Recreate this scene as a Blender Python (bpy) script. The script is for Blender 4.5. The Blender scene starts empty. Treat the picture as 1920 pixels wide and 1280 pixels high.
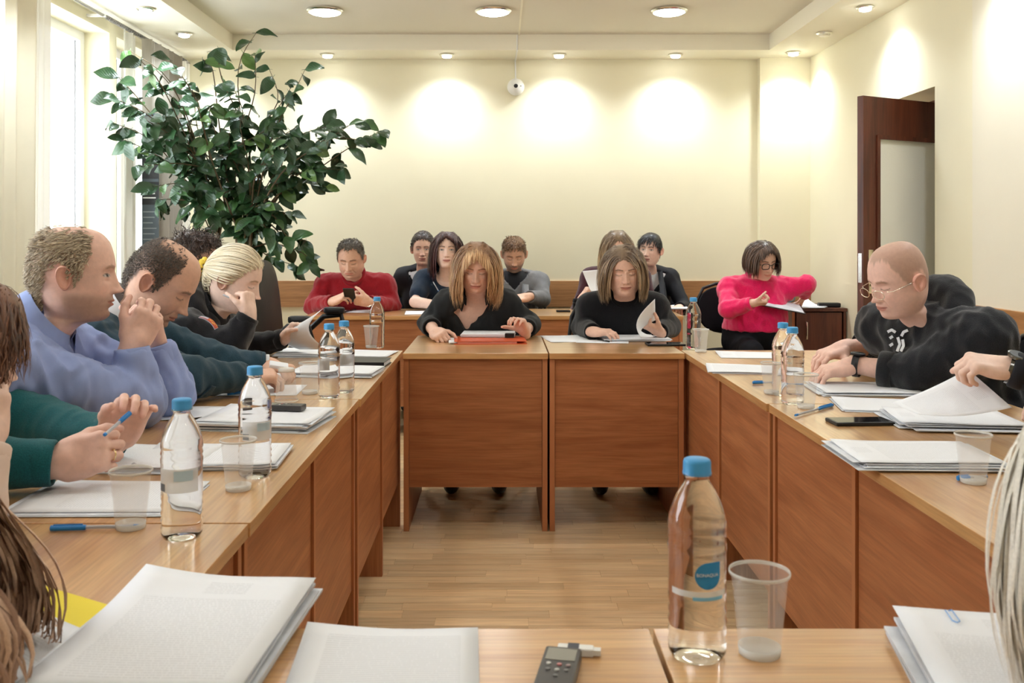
import bpy, bmesh, math, random
import numpy as np
from mathutils import Vector, Matrix, noise as mnoise

random.seed(7); RNG = np.random.default_rng(11)
scene = bpy.context.scene
COL = scene.collection
FPX, CX, HY, CAMZ = 1770.0, 939.0, 445.0, 1.235      # focal length in pixels, principal point, camera height

# ---------------------------------------------------------------- camera
cd = bpy.data.cameras.new('camera'); cam = bpy.data.objects.new('camera', cd); COL.objects.link(cam)
cam.location = (0, 0, CAMZ); cam.rotation_euler = (math.pi/2, 0, 0)
cd.sensor_width = 36; cd.lens = FPX/1920*36
cd.shift_x = (960-CX)/1920; cd.shift_y = -(640-HY)/1920
cd.clip_start = .02; cd.clip_end = 200
cd.dof.use_dof = True; cd.dof.focus_distance = 3.6; cd.dof.aperture_fstop = 11
scene.camera = cam
# ---------------------------------------------------------------- world, exposure
w = bpy.data.worlds.new('world'); scene.world = w; w.use_nodes = True
bg = w.node_tree.nodes['Background']; bg.inputs[0].default_value = (.90, .95, 1, 1); bg.inputs[1].default_value = 3.6
vs = scene.view_settings; vs.view_transform = 'Standard'; vs.look = 'None'; vs.gamma = 1; vs.use_curve_mapping = False
vs.exposure = 0.55
LAMP_E, SPOT_W, DAY_W = 28.0, 32.0, 20.0             # ceiling disc emission, downlight watts, window area watts
def day_light(loc, sx, sy, watts):                   # daylight entering at a window, facing +X
    l = bpy.data.lights.new('window_daylight', 'AREA'); l.shape = 'RECTANGLE'; l.size = sx; l.size_y = sy
    l.energy = watts; l.color = (.88, .94, 1)
    o = bpy.data.objects.new('window_daylight', l); COL.objects.link(o); o.location = loc
    o.rotation_euler = (0, -math.pi/2, 0)
    return o
# window daylight (windows of wall_left; the nearer window is unseen and added)
for yc, wy in ((1.9, 1.6), (5.2, 1.5)):
    day_light((-2.92, yc, 1.66), 1.55, wy, DAY_W)

# ---------------------------------------------------------------- helpers
def U(px, py, z=None, Y=None, X=None):               # pixel -> point on a level, or at a depth
    if X is not None: Y = X*FPX/(px-CX)
    if Y is None: Y = FPX*(CAMZ-z)/(py-HY)
    return np.array([(px-CX)*Y/FPX, Y, CAMZ-(py-HY)*Y/FPX])
def nrm(v):
    v = np.asarray(v, float); return v/(np.linalg.norm(v, axis=-1, keepdims=True)+1e-12)
def tag(o, label=None, cat=None, group=None, kind=None):
    if label: o['label'] = label
    if cat: o['category'] = cat
    if group: o['group'] = group
    if kind: o['kind'] = kind
    return o
def empty(name, loc, label=None, cat=None, group=None, rz=0):
    o = bpy.data.objects.new(name, None); COL.objects.link(o); o.empty_display_size = .1
    o.location = loc; o.rotation_euler = (0, 0, rz); return tag(o, label, cat, group)
def mesh_np(name, V, F, smooth=True, col=None, mats=None, midx=None, uv=None):
    me = bpy.data.meshes.new(name)
    me.from_pydata([tuple(map(float, v)) for v in V], [], [tuple(map(int, f)) for f in F])
    if smooth: me.polygons.foreach_set('use_smooth', [True]*len(me.polygons))
    if col is not None:
        a = me.color_attributes.new('Col', 'FLOAT_COLOR', 'POINT')
        c = np.ones((len(V), 4)); c[:, :3] = col; a.data.foreach_set('color', c.ravel())
    if mats:
        for m in mats: me.materials.append(m)
    if midx is not None: me.polygons.foreach_set('material_index', [int(i) for i in midx])
    me.update(); return me
def link(name, me, parent=None, mat=None, loc=None, rot=None):
    o = bpy.data.objects.new(name, me); COL.objects.link(o)
    if mat is not None and not me.materials: me.materials.append(mat)
    if parent is not None: o.parent = parent
    if loc is not None: o.location = loc
    if rot is not None: o.rotation_euler = rot
    return o
class MB:                                            # collects shapes for ONE mesh
    def __init__(s): s.V = []; s.F = []; s.S = []
    def add(s, V, F, smooth=False):
        b = len(s.V); s.V += [tuple(map(float, v)) for v in V]; s.F += [tuple(int(i)+b for i in f) for f in F]; s.S += [smooth]*len(F); return s
    def box(s, x0, x1, y0, y1, z0, z1, bev=0.0):
        if bev <= 0:
            V = [(x, y, z) for z in (z0, z1) for y in (y0, y1) for x in (x0, x1)]
            return s.add(V, [(0,2,3,1),(4,5,7,6),(0,1,5,4),(2,6,7,3),(0,4,6,2),(1,3,7,5)])
        bm = bmesh.new(); bmesh.ops.create_cube(bm, size=1)
        for v in bm.verts: v.co = Vector(((x0+x1)/2+v.co.x*(x1-x0), (y0+y1)/2+v.co.y*(y1-y0), (z0+z1)/2+v.co.z*(z1-z0)))
        bmesh.ops.bevel(bm, geom=bm.edges[:], offset=bev, segments=2, affect='EDGES', profile=.6)
        bm.verts.ensure_lookup_table(); bm.verts.index_update()
        V = [v.co[:] for v in bm.verts]; F = [[v.index for v in f.verts] for f in bm.faces]; bm.free()
        return s.add(V, F)
    def tube(s, pts, r, n=8, closed=False, caps=True, flat=None):
        P = np.asarray(pts, float); m = len(P); r = np.broadcast_to(np.asarray(r, float), (m,))
        T = np.gradient(P, axis=0) if not closed else np.roll(P, -1, 0)-np.roll(P, 1, 0)
        T = nrm(T); up = np.array([0, 0, 1.]) if abs(T[0][2]) < .9 else np.array([1., 0, 0])
        N = []; a = nrm(np.cross(T[0], up))
        for t in T:
            a = a-t*np.dot(a, t); a = nrm(a); N.append(a)
        N = np.array(N); B = np.cross(T, N)
        ang = np.linspace(0, 2*np.pi, n, endpoint=False)
        fx, fy = flat if flat else (1, 1)
        V = (P[:, None]+r[:, None, None]*(N[:, None]*np.cos(ang)[None, :, None]*fx+B[:, None]*np.sin(ang)[None, :, None]*fy)).reshape(-1, 3)
        F = []
        for i in range(m if closed else m-1):
            j = (i+1) % m
            for k in range(n):
                l = (k+1) % n; F.append((i*n+k, i*n+l, j*n+l, j*n+k))
        if caps and not closed: F += [tuple(range(n))[::-1], tuple((m-1)*n+k for k in range(n))]
        return s.add(V, F, True)
    def lathe(s, prof, n=24, c=(0, 0, 0), axis=None, cap=True):
        prof = np.asarray(prof, float); ang = np.linspace(0, 2*np.pi, n, endpoint=False); m = len(prof)
        V = np.stack([prof[:, None, 0]*np.cos(ang), prof[:, None, 0]*np.sin(ang), np.broadcast_to(prof[:, None, 1], (m, n))], -1).reshape(-1, 3)
        if axis is not None:
            a = nrm(axis); u = nrm(np.cross(a, [0, 0, 1.] if abs(a[2]) < .9 else [1., 0, 0])); v = np.cross(a, u)
            V = V[:, :1]*u+V[:, 1:2]*v+V[:, 2:]*a
        V = V+np.asarray(c, float); F = []
        for i in range(m-1):
            for k in range(n):
                l = (k+1) % n; F.append((i*n+k, i*n+l, (i+1)*n+l, (i+1)*n+k))
        if cap:
            if prof[0][0] > 1e-5: F.append(tuple(range(n))[::-1])
            if prof[-1][0] > 1e-5: F.append(tuple((m-1)*n+k for k in range(n)))
        return s.add(V, F, True)
    def grid(s, G, smooth=True, thick=0.0):          # G: (a,b,3) sheet of points, optional thickness
        G = np.asarray(G, float); a, b = G.shape[:2]
        idx = lambda i, j: i*b+j
        F = [(idx(i, j), idx(i, j+1), idx(i+1, j+1), idx(i+1, j)) for i in range(a-1) for j in range(b-1)]
        if thick:
            N = np.cross(np.gradient(G, axis=0), np.gradient(G, axis=1)); N = nrm(N)
            V = np.concatenate([G.reshape(-1, 3), (G+N*thick).reshape(-1, 3)]); o = a*b
            F2 = F+[tuple(q+o for q in f[::-1]) for f in F]
            rim = [idx(0, j) for j in range(b)]+[idx(i, b-1) for i in range(1, a)]+[idx(a-1, j) for j in range(b-2, -1, -1)]+[idx(i, 0) for i in range(a-2, 0, -1)]
            for q in range(len(rim)):
                p0, p1 = rim[q], rim[(q+1) % len(rim)]; F2.append((p1, p0, p0+o, p1+o))
            return s.add(V, F2, smooth)
        return s.add(G.reshape(-1, 3), F, smooth)
    def prism(s, poly, z0, z1):                      # poly: list of xy, counter-clockwise
        n = len(poly); V = [(x, y, z0) for x, y in poly]+[(x, y, z1) for x, y in poly]
        return s.add(V, [tuple(range(n))[::-1], tuple(range(n, 2*n))]+[(i, (i+1) % n, (i+1) % n+n, i+n) for i in range(n)])
    def mesh(s, name, mat=None):
        me = bpy.data.meshes.new(name); me.from_pydata(s.V, [], s.F); me.polygons.foreach_set('use_smooth', s.S)
        if mat is not None: me.materials.append(mat)
        me.update(); return me
    def build(s, name, mat, parent=None, loc=None, rot=None, sharp=True):
        me = s.mesh(name, mat); o = link(name, me, parent, None, loc, rot)
        if sharp and any(s.S):
            try: me.set_sharp_from_angle(angle=math.radians(50))
            except Exception: pass
        return o
def copy_tree(o, parent=None):
    c = o.copy(); COL.objects.link(c); c.parent = parent
    for ch in list(o.children): copy_tree(ch, c)
    return c

# ---------------------------------------------------------------- materials
MATS = {}
def lin(r, g, b):
    f = lambda c: (c/255/12.92 if c/255 <= .04045 else ((c/255+.055)/1.055)**2.4)
    return (f(r), f(g), f(b))
def pmat(name, col, rough=.5, metal=0, spec=.5, trans=0, ior=1.45, emit=None, es=0, alpha=1, bump=0, bscale=200, var=0, vscale=8, sheen=0, stretch=None, coat=0):
    if name in MATS: return MATS[name]
    m = bpy.data.materials.new(name); m.use_nodes = True; nt = m.node_tree; p = nt.nodes['Principled BSDF']
    p.inputs['Base Color'].default_value = (*col, 1); p.inputs['Roughness'].default_value = rough; p.inputs['Metallic'].default_value = metal
    p.inputs['Specular IOR Level'].default_value = spec; p.inputs['Transmission Weight'].default_value = trans; p.inputs['IOR'].default_value = ior
    p.inputs['Alpha'].default_value = alpha; p.inputs['Sheen Weight'].default_value = sheen; p.inputs['Coat Weight'].default_value = coat
    if emit: p.inputs['Emission Color'].default_value = (*emit, 1); p.inputs['Emission Strength'].default_value = es
    N = nt.nodes.new; L = nt.links.new
    if bump or var:
        tc = N('ShaderNodeTexCoord'); mp = N('ShaderNodeMapping'); L(tc.outputs['Object'], mp.inputs[0])
        if stretch: mp.inputs['Scale'].default_value = stretch
    if var:
        n = N('ShaderNodeTexNoise'); n.inputs['Scale'].default_value = vscale; n.inputs['Detail'].default_value = 5; L(mp.outputs[0], n.inputs['Vector'])
        r = N('ShaderNodeMapRange'); r.inputs[1].default_value = .3; r.inputs[2].default_value = .7; r.inputs[3].default_value = 1-var; r.inputs[4].default_value = 1+var
        L(n.outputs[0], r.inputs[0]); mx = N('ShaderNodeMix'); mx.data_type = 'RGBA'; mx.blend_type = 'MULTIPLY'; mx.inputs[0].default_value = 1
        mx.inputs[6].default_value = (*col, 1); L(r.outputs[0], mx.inputs[7]); L(mx.outputs[2], p.inputs['Base Color'])
    if bump:
        n2 = N('ShaderNodeTexNoise'); n2.inputs['Scale'].default_value = bscale; n2.inputs['Detail'].default_value = 3; L(mp.outputs[0], n2.inputs['Vector'])
        b = N('ShaderNodeBump'); b.inputs['Strength'].default_value = bump; b.inputs['Distance'].default_value = .004; L(n2.outputs[0], b.inputs['Height']); L(b.outputs[0], p.inputs['Normal'])
    MATS[name] = m; return m
def wood_mat(name, c1, c2, axis, rough=.38, scale=1.0, spec=.5, rnd=.10, coat=0):
    if name in MATS: return MATS[name]
    m = bpy.data.materials.new(name); m.use_nodes = True; nt = m.node_tree; p = nt.nodes['Principled BSDF']; N = nt.nodes.new; L = nt.links.new
    tc = N('ShaderNodeTexCoord'); oi = N('ShaderNodeObjectInfo'); ad = N('ShaderNodeVectorMath'); ad.operation = 'ADD'
    ml = N('ShaderNodeVectorMath'); ml.operation = 'SCALE'; ml.inputs['Scale'].default_value = 7
    cb = N('ShaderNodeCombineXYZ')
    for i in range(3): L(oi.outputs['Random'], cb.inputs[i])
    L(cb.outputs[0], ml.inputs[0]); L(tc.outputs['Object'], ad.inputs[0]); L(ml.outputs[0], ad.inputs[1])
    mp = N('ShaderNodeMapping'); sc = [14*scale]*3; sc['xyz'.index(axis)] = 1.1*scale; mp.inputs['Scale'].default_value = sc; L(ad.outputs[0], mp.inputs[0])
    n = N('ShaderNodeTexNoise'); n.inputs['Scale'].default_value = 1.6; n.inputs['Detail'].default_value = 7; n.inputs['Roughness'].default_value = .62; n.inputs['Distortion'].default_value = .6; L(mp.outputs[0], n.inputs['Vector'])
    mp2 = N('ShaderNodeMapping'); sc = [160*scale]*3; sc['xyz'.index(axis)] = 6*scale; mp2.inputs['Scale'].default_value = sc; L(ad.outputs[0], mp2.inputs[0])
    n2 = N('ShaderNodeTexNoise'); n2.inputs['Scale'].default_value = 1; n2.inputs['Detail'].default_value = 2; L(mp2.outputs[0], n2.inputs['Vector'])
    ra = N('ShaderNodeValToRGB'); ra.color_ramp.elements[0].position = .32; ra.color_ramp.elements[1].position = .70
    ra.color_ramp.elements[0].color = (*c1, 1); ra.color_ramp.elements[1].color = (*c2, 1); L(n.outputs[0], ra.inputs[0])
    r = N('ShaderNodeMapRange'); r.inputs[1].default_value = .3; r.inputs[2].default_value = .7; r.inputs[3].default_value = .86; r.inputs[4].default_value = 1.1; L(n2.outputs[0], r.inputs[0])
    r2 = N('ShaderNodeMapRange'); r2.inputs[3].default_value = 1-rnd; r2.inputs[4].default_value = 1+rnd; L(oi.outputs['Random'], r2.inputs[0])
    mm = N('ShaderNodeMath'); mm.operation = 'MULTIPLY'; L(r.outputs[0], mm.inputs[0]); L(r2.outputs[0], mm.inputs[1])
    mx = N('ShaderNodeMix'); mx.data_type = 'RGBA'; mx.blend_type = 'MULTIPLY'; mx.inputs[0].default_value = 1
    L(ra.outputs[0], mx.inputs[6]); L(mm.outputs[0], mx.inputs[7]); L(mx.outputs[2], p.inputs['Base Color'])
    p.inputs['Roughness'].default_value = rough; p.inputs['Specular IOR Level'].default_value = spec; p.inputs['Coat Weight'].default_value = coat; p.inputs['Coat Roughness'].default_value = .2
    b = N('ShaderNodeBump'); b.inputs['Strength'].default_value = .06; b.inputs['Distance'].default_value = .002; L(n2.outputs[0], b.inputs['Height']); L(b.outputs[0], p.inputs['Normal'])
    MATS[name] = m; return m
def vcol_mat(name, rough=.5, spec=.4, bump=0, bscale=150, sheen=0, stretch=None, sss=0, dist=.003, mult=.12, mscale=60):
    if name in MATS: return MATS[name]
    m = bpy.data.materials.new(name); m.use_nodes = True; nt = m.node_tree; p = nt.nodes['Principled BSDF']; N = nt.nodes.new; L = nt.links.new
    at = N('ShaderNodeAttribute'); at.attribute_name = 'Col'; tc = N('ShaderNodeTexCoord'); mp = N('ShaderNodeMapping'); L(tc.outputs['Object'], mp.inputs[0])
    if stretch: mp.inputs['Scale'].default_value = stretch
    n = N('ShaderNodeTexNoise'); n.inputs['Scale'].default_value = mscale; n.inputs['Detail'].default_value = 4; L(mp.outputs[0], n.inputs['Vector'])
    r = N('ShaderNodeMapRange'); r.inputs[1].default_value = .3; r.inputs[2].default_value = .7; r.inputs[3].default_value = 1-mult; r.inputs[4].default_value = 1+mult; L(n.outputs[0], r.inputs[0])
    mx = N('ShaderNodeMix'); mx.data_type = 'RGBA'; mx.blend_type = 'MULTIPLY'; mx.inputs[0].default_value = 1
    L(at.outputs['Color'], mx.inputs[6]); L(r.outputs[0], mx.inputs[7]); L(mx.outputs[2], p.inputs['Base Color'])
    p.inputs['Roughness'].default_value = rough; p.inputs['Specular IOR Level'].default_value = spec; p.inputs['Sheen Weight'].default_value = sheen
    if sss: p.inputs['Subsurface Weight'].default_value = sss; p.inputs['Subsurface Radius'].default_value = (.012, .005, .003)
    if bump:
        n2 = N('ShaderNodeTexNoise'); n2.inputs['Scale'].default_value = bscale; n2.inputs['Detail'].default_value = 4; L(mp.outputs[0], n2.inputs['Vector'])
        b = N('ShaderNodeBump'); b.inputs['Strength'].default_value = bump; b.inputs['Distance'].default_value = dist; L(n2.outputs[0], b.inputs['Height']); L(b.outputs[0], p.inputs['Normal'])
    MATS[name] = m; return m
# ================================================================ room shell
YB, XL, XR, YN, ZS, ZC = 7.30, -2.50, 2.37, -1.6, 2.61, 2.725    # back wall, side walls, wall behind the camera, soffit, ceiling
M_wall = pmat('cream_paint', lin(238, 231, 202), .75, spec=.25, bump=.05, bscale=90, var=.015, vscale=3)
M_wallw = pmat('pale_paint', lin(238, 232, 212), .75, spec=.25, bump=.05, bscale=90, var=.015, vscale=3)
M_ceil = pmat('ceiling_paint', lin(226, 220, 204), .8, spec=.2, var=.01, vscale=2)
M_soff = pmat('soffit_paint', lin(240, 234, 214), .75, spec=.2)
M_board = wood_mat('rail_board', lin(150, 104, 64), lin(186, 138, 92), 'x', .4, rnd=.04)
M_boardy = wood_mat('rail_board_side', lin(158, 108, 62), lin(192, 142, 92), 'y', .4, rnd=.04)
M_white = pmat('white_plastic', lin(238, 238, 234), .35)
M_black = pmat('black_plastic', lin(24, 25, 28), .4, bump=.03, bscale=300)
M_chrome = pmat('chrome', (.75, .74, .70), .18, 1)
def struct(o): o['kind'] = 'structure'; return o

# floor: procedural strips far off, single laminate strips where they can be told apart
def floor_material():
    m = bpy.data.materials.new('laminate_floor'); m.use_nodes = True; nt = m.node_tree; p = nt.nodes['Principled BSDF']; N = nt.nodes.new; L = nt.links.new
    tc = N('ShaderNodeTexCoord'); br = N('ShaderNodeTexBrick'); br.inputs['Scale'].default_value = 1; br.inputs['Brick Width'].default_value = .42; br.inputs['Row Height'].default_value = .062
    br.inputs['Mortar Size'].default_value = .0006; br.inputs['Color1'].default_value = (*lin(230, 198, 152), 1); br.inputs['Color2'].default_value = (*lin(206, 170, 122), 1); br.inputs['Mortar'].default_value = (*lin(150, 112, 74), 1)
    br.offset = .37; L(tc.outputs['Object'], br.inputs['Vector'])
    mp = N('ShaderNodeMapping'); mp.inputs['Scale'].default_value = (4, 70, 10); L(tc.outputs['Object'], mp.inputs[0])
    n = N('ShaderNodeTexNoise'); n.inputs['Scale'].default_value = 1.5; n.inputs['Detail'].default_value = 5; L(mp.outputs[0], n.inputs['Vector'])
    r = N('ShaderNodeMapRange'); r.inputs[1].default_value = .3; r.inputs[2].default_value = .7; r.inputs[3].default_value = .86; r.inputs[4].default_value = 1.08; L(n.outputs[0], r.inputs[0])
    mx = N('ShaderNodeMix'); mx.data_type = 'RGBA'; mx.blend_type = 'MULTIPLY'; mx.inputs[0].default_value = 1; L(br.outputs[0], mx.inputs[6]); L(r.outputs[0], mx.inputs[7]); L(mx.outputs[2], p.inputs['Base Color'])
    p.inputs['Roughness'].default_value = .42; return m
fl = struct(MB().box(XL-.6, XR+.9, YN, YB+.1, -.08, 0).build('floor', floor_material()))
tag(fl, 'light oak laminate strip floor between the tables', 'floor')
M_strip = wood_mat('laminate_strip', lin(212, 176, 130), lin(236, 208, 164), 'x', .36, rnd=.13)
strip_me = {}
yrow = 2.75; row = 0
while yrow < 5.3:
    x = -.95-random.random()*.4
    while x < 1.35:
        L_ = random.choice((.30, .36, .42, .48))
        if L_ not in strip_me: strip_me[L_] = MB().box(.0006, L_-.0006, .0006, .0614, 0, .0022, .0005).mesh('plank', M_strip)
        link('plank', strip_me[L_], fl, loc=(x, yrow, 0)); x += L_
    yrow += .062; row += 1

# walls
wb = struct(MB().box(XL-.35, XR+.15, YB, YB+.12, 0, 3).build('wall_back', M_wall)); tag(wb, 'cream painted back wall lit by small downlights', 'wall')
MB().box(1.985, XR, YB-.07, YB, 0, ZS).build('pilaster', M_wall, wb)
# right wall with the door opening (y 5.15 .. 6.0)
DY0, DY1, DZ = 5.155, 6.0, 2.06
wr = MB(); wr.box(XR, XR+.34, DY1, YB+.12, 0, 3); wr.box(XR, XR+.34, 4.72, DY0, 0, 3); wr.box(XR, XR+.34, DY0, DY1, DZ, 3)
wr = struct(wr.build('wall_right', M_wall)); tag(wr, 'cream painted right wall around the open door', 'wall')
MB().box(XR-.012, XR+.34, YN, 4.72, 0, 3).build('wall_section', M_wallw, wr)
hall = struct(MB().box(XR+.34, XR+.44, 4.0, 7.4, 0, 3).build('wall_hallway', M_wallw)); tag(hall, 'pale corridor wall beyond the door opening', 'wall')
nb = struct(MB().box(XL-.35, XR+.9, YN-.12, YN, 0, 3).build('wall_near', M_wall)); tag(nb, 'cream wall opposite the downlit back wall', 'wall')
# left wall, three window openings; the nearest unseen, added to light the left seats
WZ0, WZ1 = .82, 2.54
WIN = [(1.05, 2.75), (4.35, 6.03), (6.14, 7.15)]
wl = MB(); T = .36; ys = [YN]+[v for w_ in WIN for v in w_]+[YB+.12]
for i in range(0, len(ys), 2): wl.box(XL-T, XL, ys[i], ys[i+1], 0, 3)
for a, b in WIN: wl.box(XL-T, XL, a, b, 0, WZ0); wl.box(XL-T, XL, a, b, WZ1, 3)
wl = struct(wl.build('wall_left', M_wall)); tag(wl, 'cream painted left wall with deep bright windows', 'wall')
M_glass = pmat('window_glass', (1, 1, 1), .0, trans=1, ior=1.01, spec=.2)
M_frame = pmat('window_frame_white', lin(244, 244, 242), .4)
for i, (a, b) in enumerate(WIN):
    x0 = XL-.22
    o = MB(); o.box(x0, x0+.06, a, a+.06, WZ0, WZ1); o.box(x0, x0+.06, b-.06, b, WZ0, WZ1); o.box(x0, x0+.06, a+.06, b-.06, WZ1-.06, WZ1); o.box(x0, x0+.06, a+.06, b-.06, WZ0, WZ0+.06)
    mid = (a+b)/2; o.box(x0, x0+.06, mid-.035, mid+.035, WZ0+.06, WZ1-.06)
    o = struct(o.build('window_%d' % (i+1), M_frame)); tag(o, ['white framed window beside the near left table', 'tall bright white window behind the man in the blue shirt', 'window behind the grey drape and the tree'][i], 'window')
    for p0, p1 in ((a+.06, mid-.035), (mid+.035, b-.06)):
        MB().box(x0+.025, x0+.031, p0, p1, WZ0+.06, WZ1-.06).build('pane', M_glass, o)
    MB().box(x0+.06, XL+.05, a, b, WZ0-.03, WZ0, .004).build('window_sill', M_white, o)
# ceiling with lower soffit border
ce = struct(MB().box(XL-.4, XR+.9, YN-.12, YB+.12, ZC, ZC+.1).build('ceiling', M_ceil)); tag(ce, 'grey beige ceiling panel with recessed round lights', 'ceiling')
SX0, SX1, SY = -1.97, 1.97, 6.93
MB().box(XL-.0, SX0, YN, YB, ZS, ZC).build('soffit', M_soff, ce)
MB().box(SX1, XR+.0, YN, YB, ZS, ZC).build('soffit', M_soff, ce)
MB().box(SX0, SX1, SY, YB, ZS, ZC).build('soffit', M_soff, ce)
MB().box(.128, .140, YN, SY, ZC-.006, ZC).build('joint_strip', M_soff, ce)
# wooden wall boards (chair rails)
t = struct(MB().box(XL, 1.985, YB-.02, YB, .70, .90, .002).build('trim_1', M_board)); tag(t, 'brown wooden rail board along the back wall', 'rail board')
t = struct(MB().box(1.985, XR, YB-.09, YB-.07, .70, .90, .002).build('trim_2', M_board)); tag(t, 'short brown rail board on the wall pilaster in the corner', 'rail board')
t = struct(MB().box(XR-.034, XR-.012, -.5, 4.70, .70, .90, .002).build('trim_3', M_boardy)); tag(t, 'brown wooden rail board behind the man in the black hoodie', 'rail board')

# open door leaf
M_dark = wood_mat('mahogany', lin(72, 34, 22), lin(112, 58, 38), 'z', .35, rnd=.05)
H0 = np.array([2.64, 5.52]); H1 = np.array([1.965, 5.16])   # hinge edge and free edge on the floor
dl = float(np.linalg.norm(H1-H0)); rz = math.atan2(H1[1]-H0[1], H1[0]-H0[0])
dr = empty('door_1', (H0[0], H0[1], 0.008), 'open mahogany door with a tall frosted glass panel', 'door', rz=rz); struct(dr)
ZT = 2.0; st = .115
b = MB(); b.box(0, st, -.02, .02, 0, ZT); b.box(dl-st, dl, -.02, .02, 0, ZT); b.box(st, dl-st, -.02, .02, ZT-.22, ZT); b.box(st, dl-st, -.02, .02, 0, .30)
b.build('leaf_frame', M_dark, dr)
b = MB()
for s in (-1, 1):
    y0, y1 = (.02, .028) if s > 0 else (-.028, -.02)
    b.box(st-.012, st+.012, y0, y1, .29, ZT-.21); b.box(dl-st-.012, dl-st+.012, y0, y1, .29, ZT-.21); b.box(st, dl-st, y0, y1, ZT-.232, ZT-.208); b.box(st, dl-st, y0, y1, .288, .312)
b.build('glazing_bead', M_dark, dr)
M_frost = pmat('frosted_glass', lin(242, 240, 228), .35, trans=.0, ior=1.4, bump=.35, bscale=160)
MB().box(st, dl-st, -.004, .004, .30, ZT-.22).build('glass_panel', M_frost, dr)
b = MB(); hx = dl-.055
for s in (-1, 1):
    b.box(hx-.018, hx+.018, s*.02 if s > 0 else -.026, .026 if s > 0 else -.02, .92, 1.16, .002)
    b.tube([(hx, s*.022, 1.09), (hx, s*.06, 1.09), (hx-.02, s*.066, 1.088), (hx-.06, s*.064, 1.075), (hx-.11, s*.06, 1.085)], .009, 8)
b.build('handle', pmat('brass_chrome', (.80, .72, .55), .22, 1), dr)
MB().box(dl, dl+.003, -.012, .012, .98, 1.14).build('lock_plate', M_chrome, dr)
b = MB(); b.tube([(hx+.0, .03, .965), (hx, .05, .965)], .008, 8); b.tube([(hx, .047, .965), (hx+.004, .049, .90)], .006, 6, flat=(1, .3)); b.build('key', M_chrome, dr)
# door frame inside the opening
b = MB(); b.box(XR+.24, XR+.30, DY0, DY0+.04, 0, DZ); b.box(XR+.24, XR+.30, DY1-.04, DY1, 0, DZ); b.box(XR+.24, XR+.30, DY0, DY1, DZ-.04, DZ)
tag(struct(b.build('trim_4', M_dark)), 'dark wooden frame set deep in the door opening', 'door frame')

# ================================================================ lamps
M_lamp = pmat('lamp_diffuser', (1, .98, .95), .5, emit=(1, .985, .955), es=LAMP_E)
M_spot = pmat('downlight_glass', (1, 1, 1), .4, emit=(.93, .97, 1), es=LAMP_E*.9)
M_spotoff = pmat('downlight_glass_off', lin(230, 225, 205), .25)
ring_me = None
def disc_lamp(x, y, i):
    r = empty('ceiling_light', (x, y, ZC), 'round frosted ceiling light %s' % ('in the row by the back soffit' if y > 5.5 else 'farther from the back soffit'), 'ceiling light', 'round ceiling lights, %s' % ('back row' if y > 5.5 else 'other rows'))
    MB().lathe([(.098, -.001), (.118, -.001), (.121, -.012), (.112, -.022), (.103, -.022), (.098, -.001)], 36).build('rim', M_chrome, r)
    MB().lathe([(.106, -.004), (.104, -.016), (.09, -.028), (.06, -.036), (.02, -.040), (0, -.0405)], 36).build('diffuser', M_lamp, r)
i = 0
for y in (.4, 2.35, 4.3, 6.17):
    for x in (-1.15, -.05, 1.10): disc_lamp(x, y, i); i += 1
def downlight(x, y, on=True, where='', aim=(0, 0)):
    r = empty('downlight', (x, y, ZS), 'small glass downlight in the soffit %s' % where, 'downlight', 'downlights %s' % where)
    MB().lathe([(.030, -.001), (.052, -.001), (.054, -.008), (.046, -.014), (.034, -.014), (.030, -.001)], 24).build('rim', M_chrome, r)
    b = MB(); b.lathe([(.034, -.002), (.036, -.014), (.034, -.024), (.024, -.028), (0, -.029)], 16); b.build('glass', M_spot if on else M_spotoff, r)
    if on:
        l = bpy.data.lights.new('downlight_lamp', 'SPOT'); l.energy = SPOT_W; l.spot_size = math.radians(138); l.spot_blend = 1.0; l.color = (.84, .92, 1); l.shadow_soft_size = .05
        o = bpy.data.objects.new('downlight_lamp', l); COL.objects.link(o); o.parent = r; o.location = (0, 0, -.04)
        o.rotation_euler = (math.radians(aim[0]), math.radians(aim[1]), 0)
for x in (-1.30, -.405, .437, 1.31): downlight(x, 7.08, True, 'along the back wall')
for y in (3.0, 4.35, 5.66, 6.35, 7.02): downlight(-2.13, y, True, 'above the windows')
for y, on in ((3.0, True), (4.3, True), (5.62, True), (6.33, False), (7.0, True)): downlight(2.17, y, on, 'above the door side' if on else 'above the door side, unlit')

# wall camera and its cable channel
wc = empty('security_camera', (.115, YB, 2.39), 'white ball security camera on the back wall', 'camera')
MB().lathe([(0, 0), (.058, 0), (.060, .012), (.052, .02)], 28, axis=(0, -1, 0)).build('base', M_white, wc)
b = MB(); a = np.linspace(0, np.pi, 20); b.lathe([(.066*math.sin(t_), .045-.066*math.cos(t_)*.95) for t_ in a], 32, axis=(0, -1, 0)); b.build('ball_housing', M_white, wc)
MB().lathe([(0, .112), (.014, .111), (.016, .106)], 20, axis=(0, -1, 0), cap=False).build('lens', M_black, wc)
MB().lathe([(0, .100), (.004, .0995), (.004, .09)], 10, c=(.038, 0, 0), axis=(0, -1, 0), cap=False).build('sensor', M_black, wc)
b = MB(); b.tube([(.115, YB-.008, 2.45), (.112, YB-.008, 2.6), (.115, YB-.008, ZS-.005), (.118, SY+.1, ZS-.006), (.12, SY-.006, ZS-.004), (.122, SY-.006, ZC-.006)], .006, 6)
tag(b.build('camera_cable', M_white), 'thin white cable running from the camera up to the ceiling', 'cable')
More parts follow.
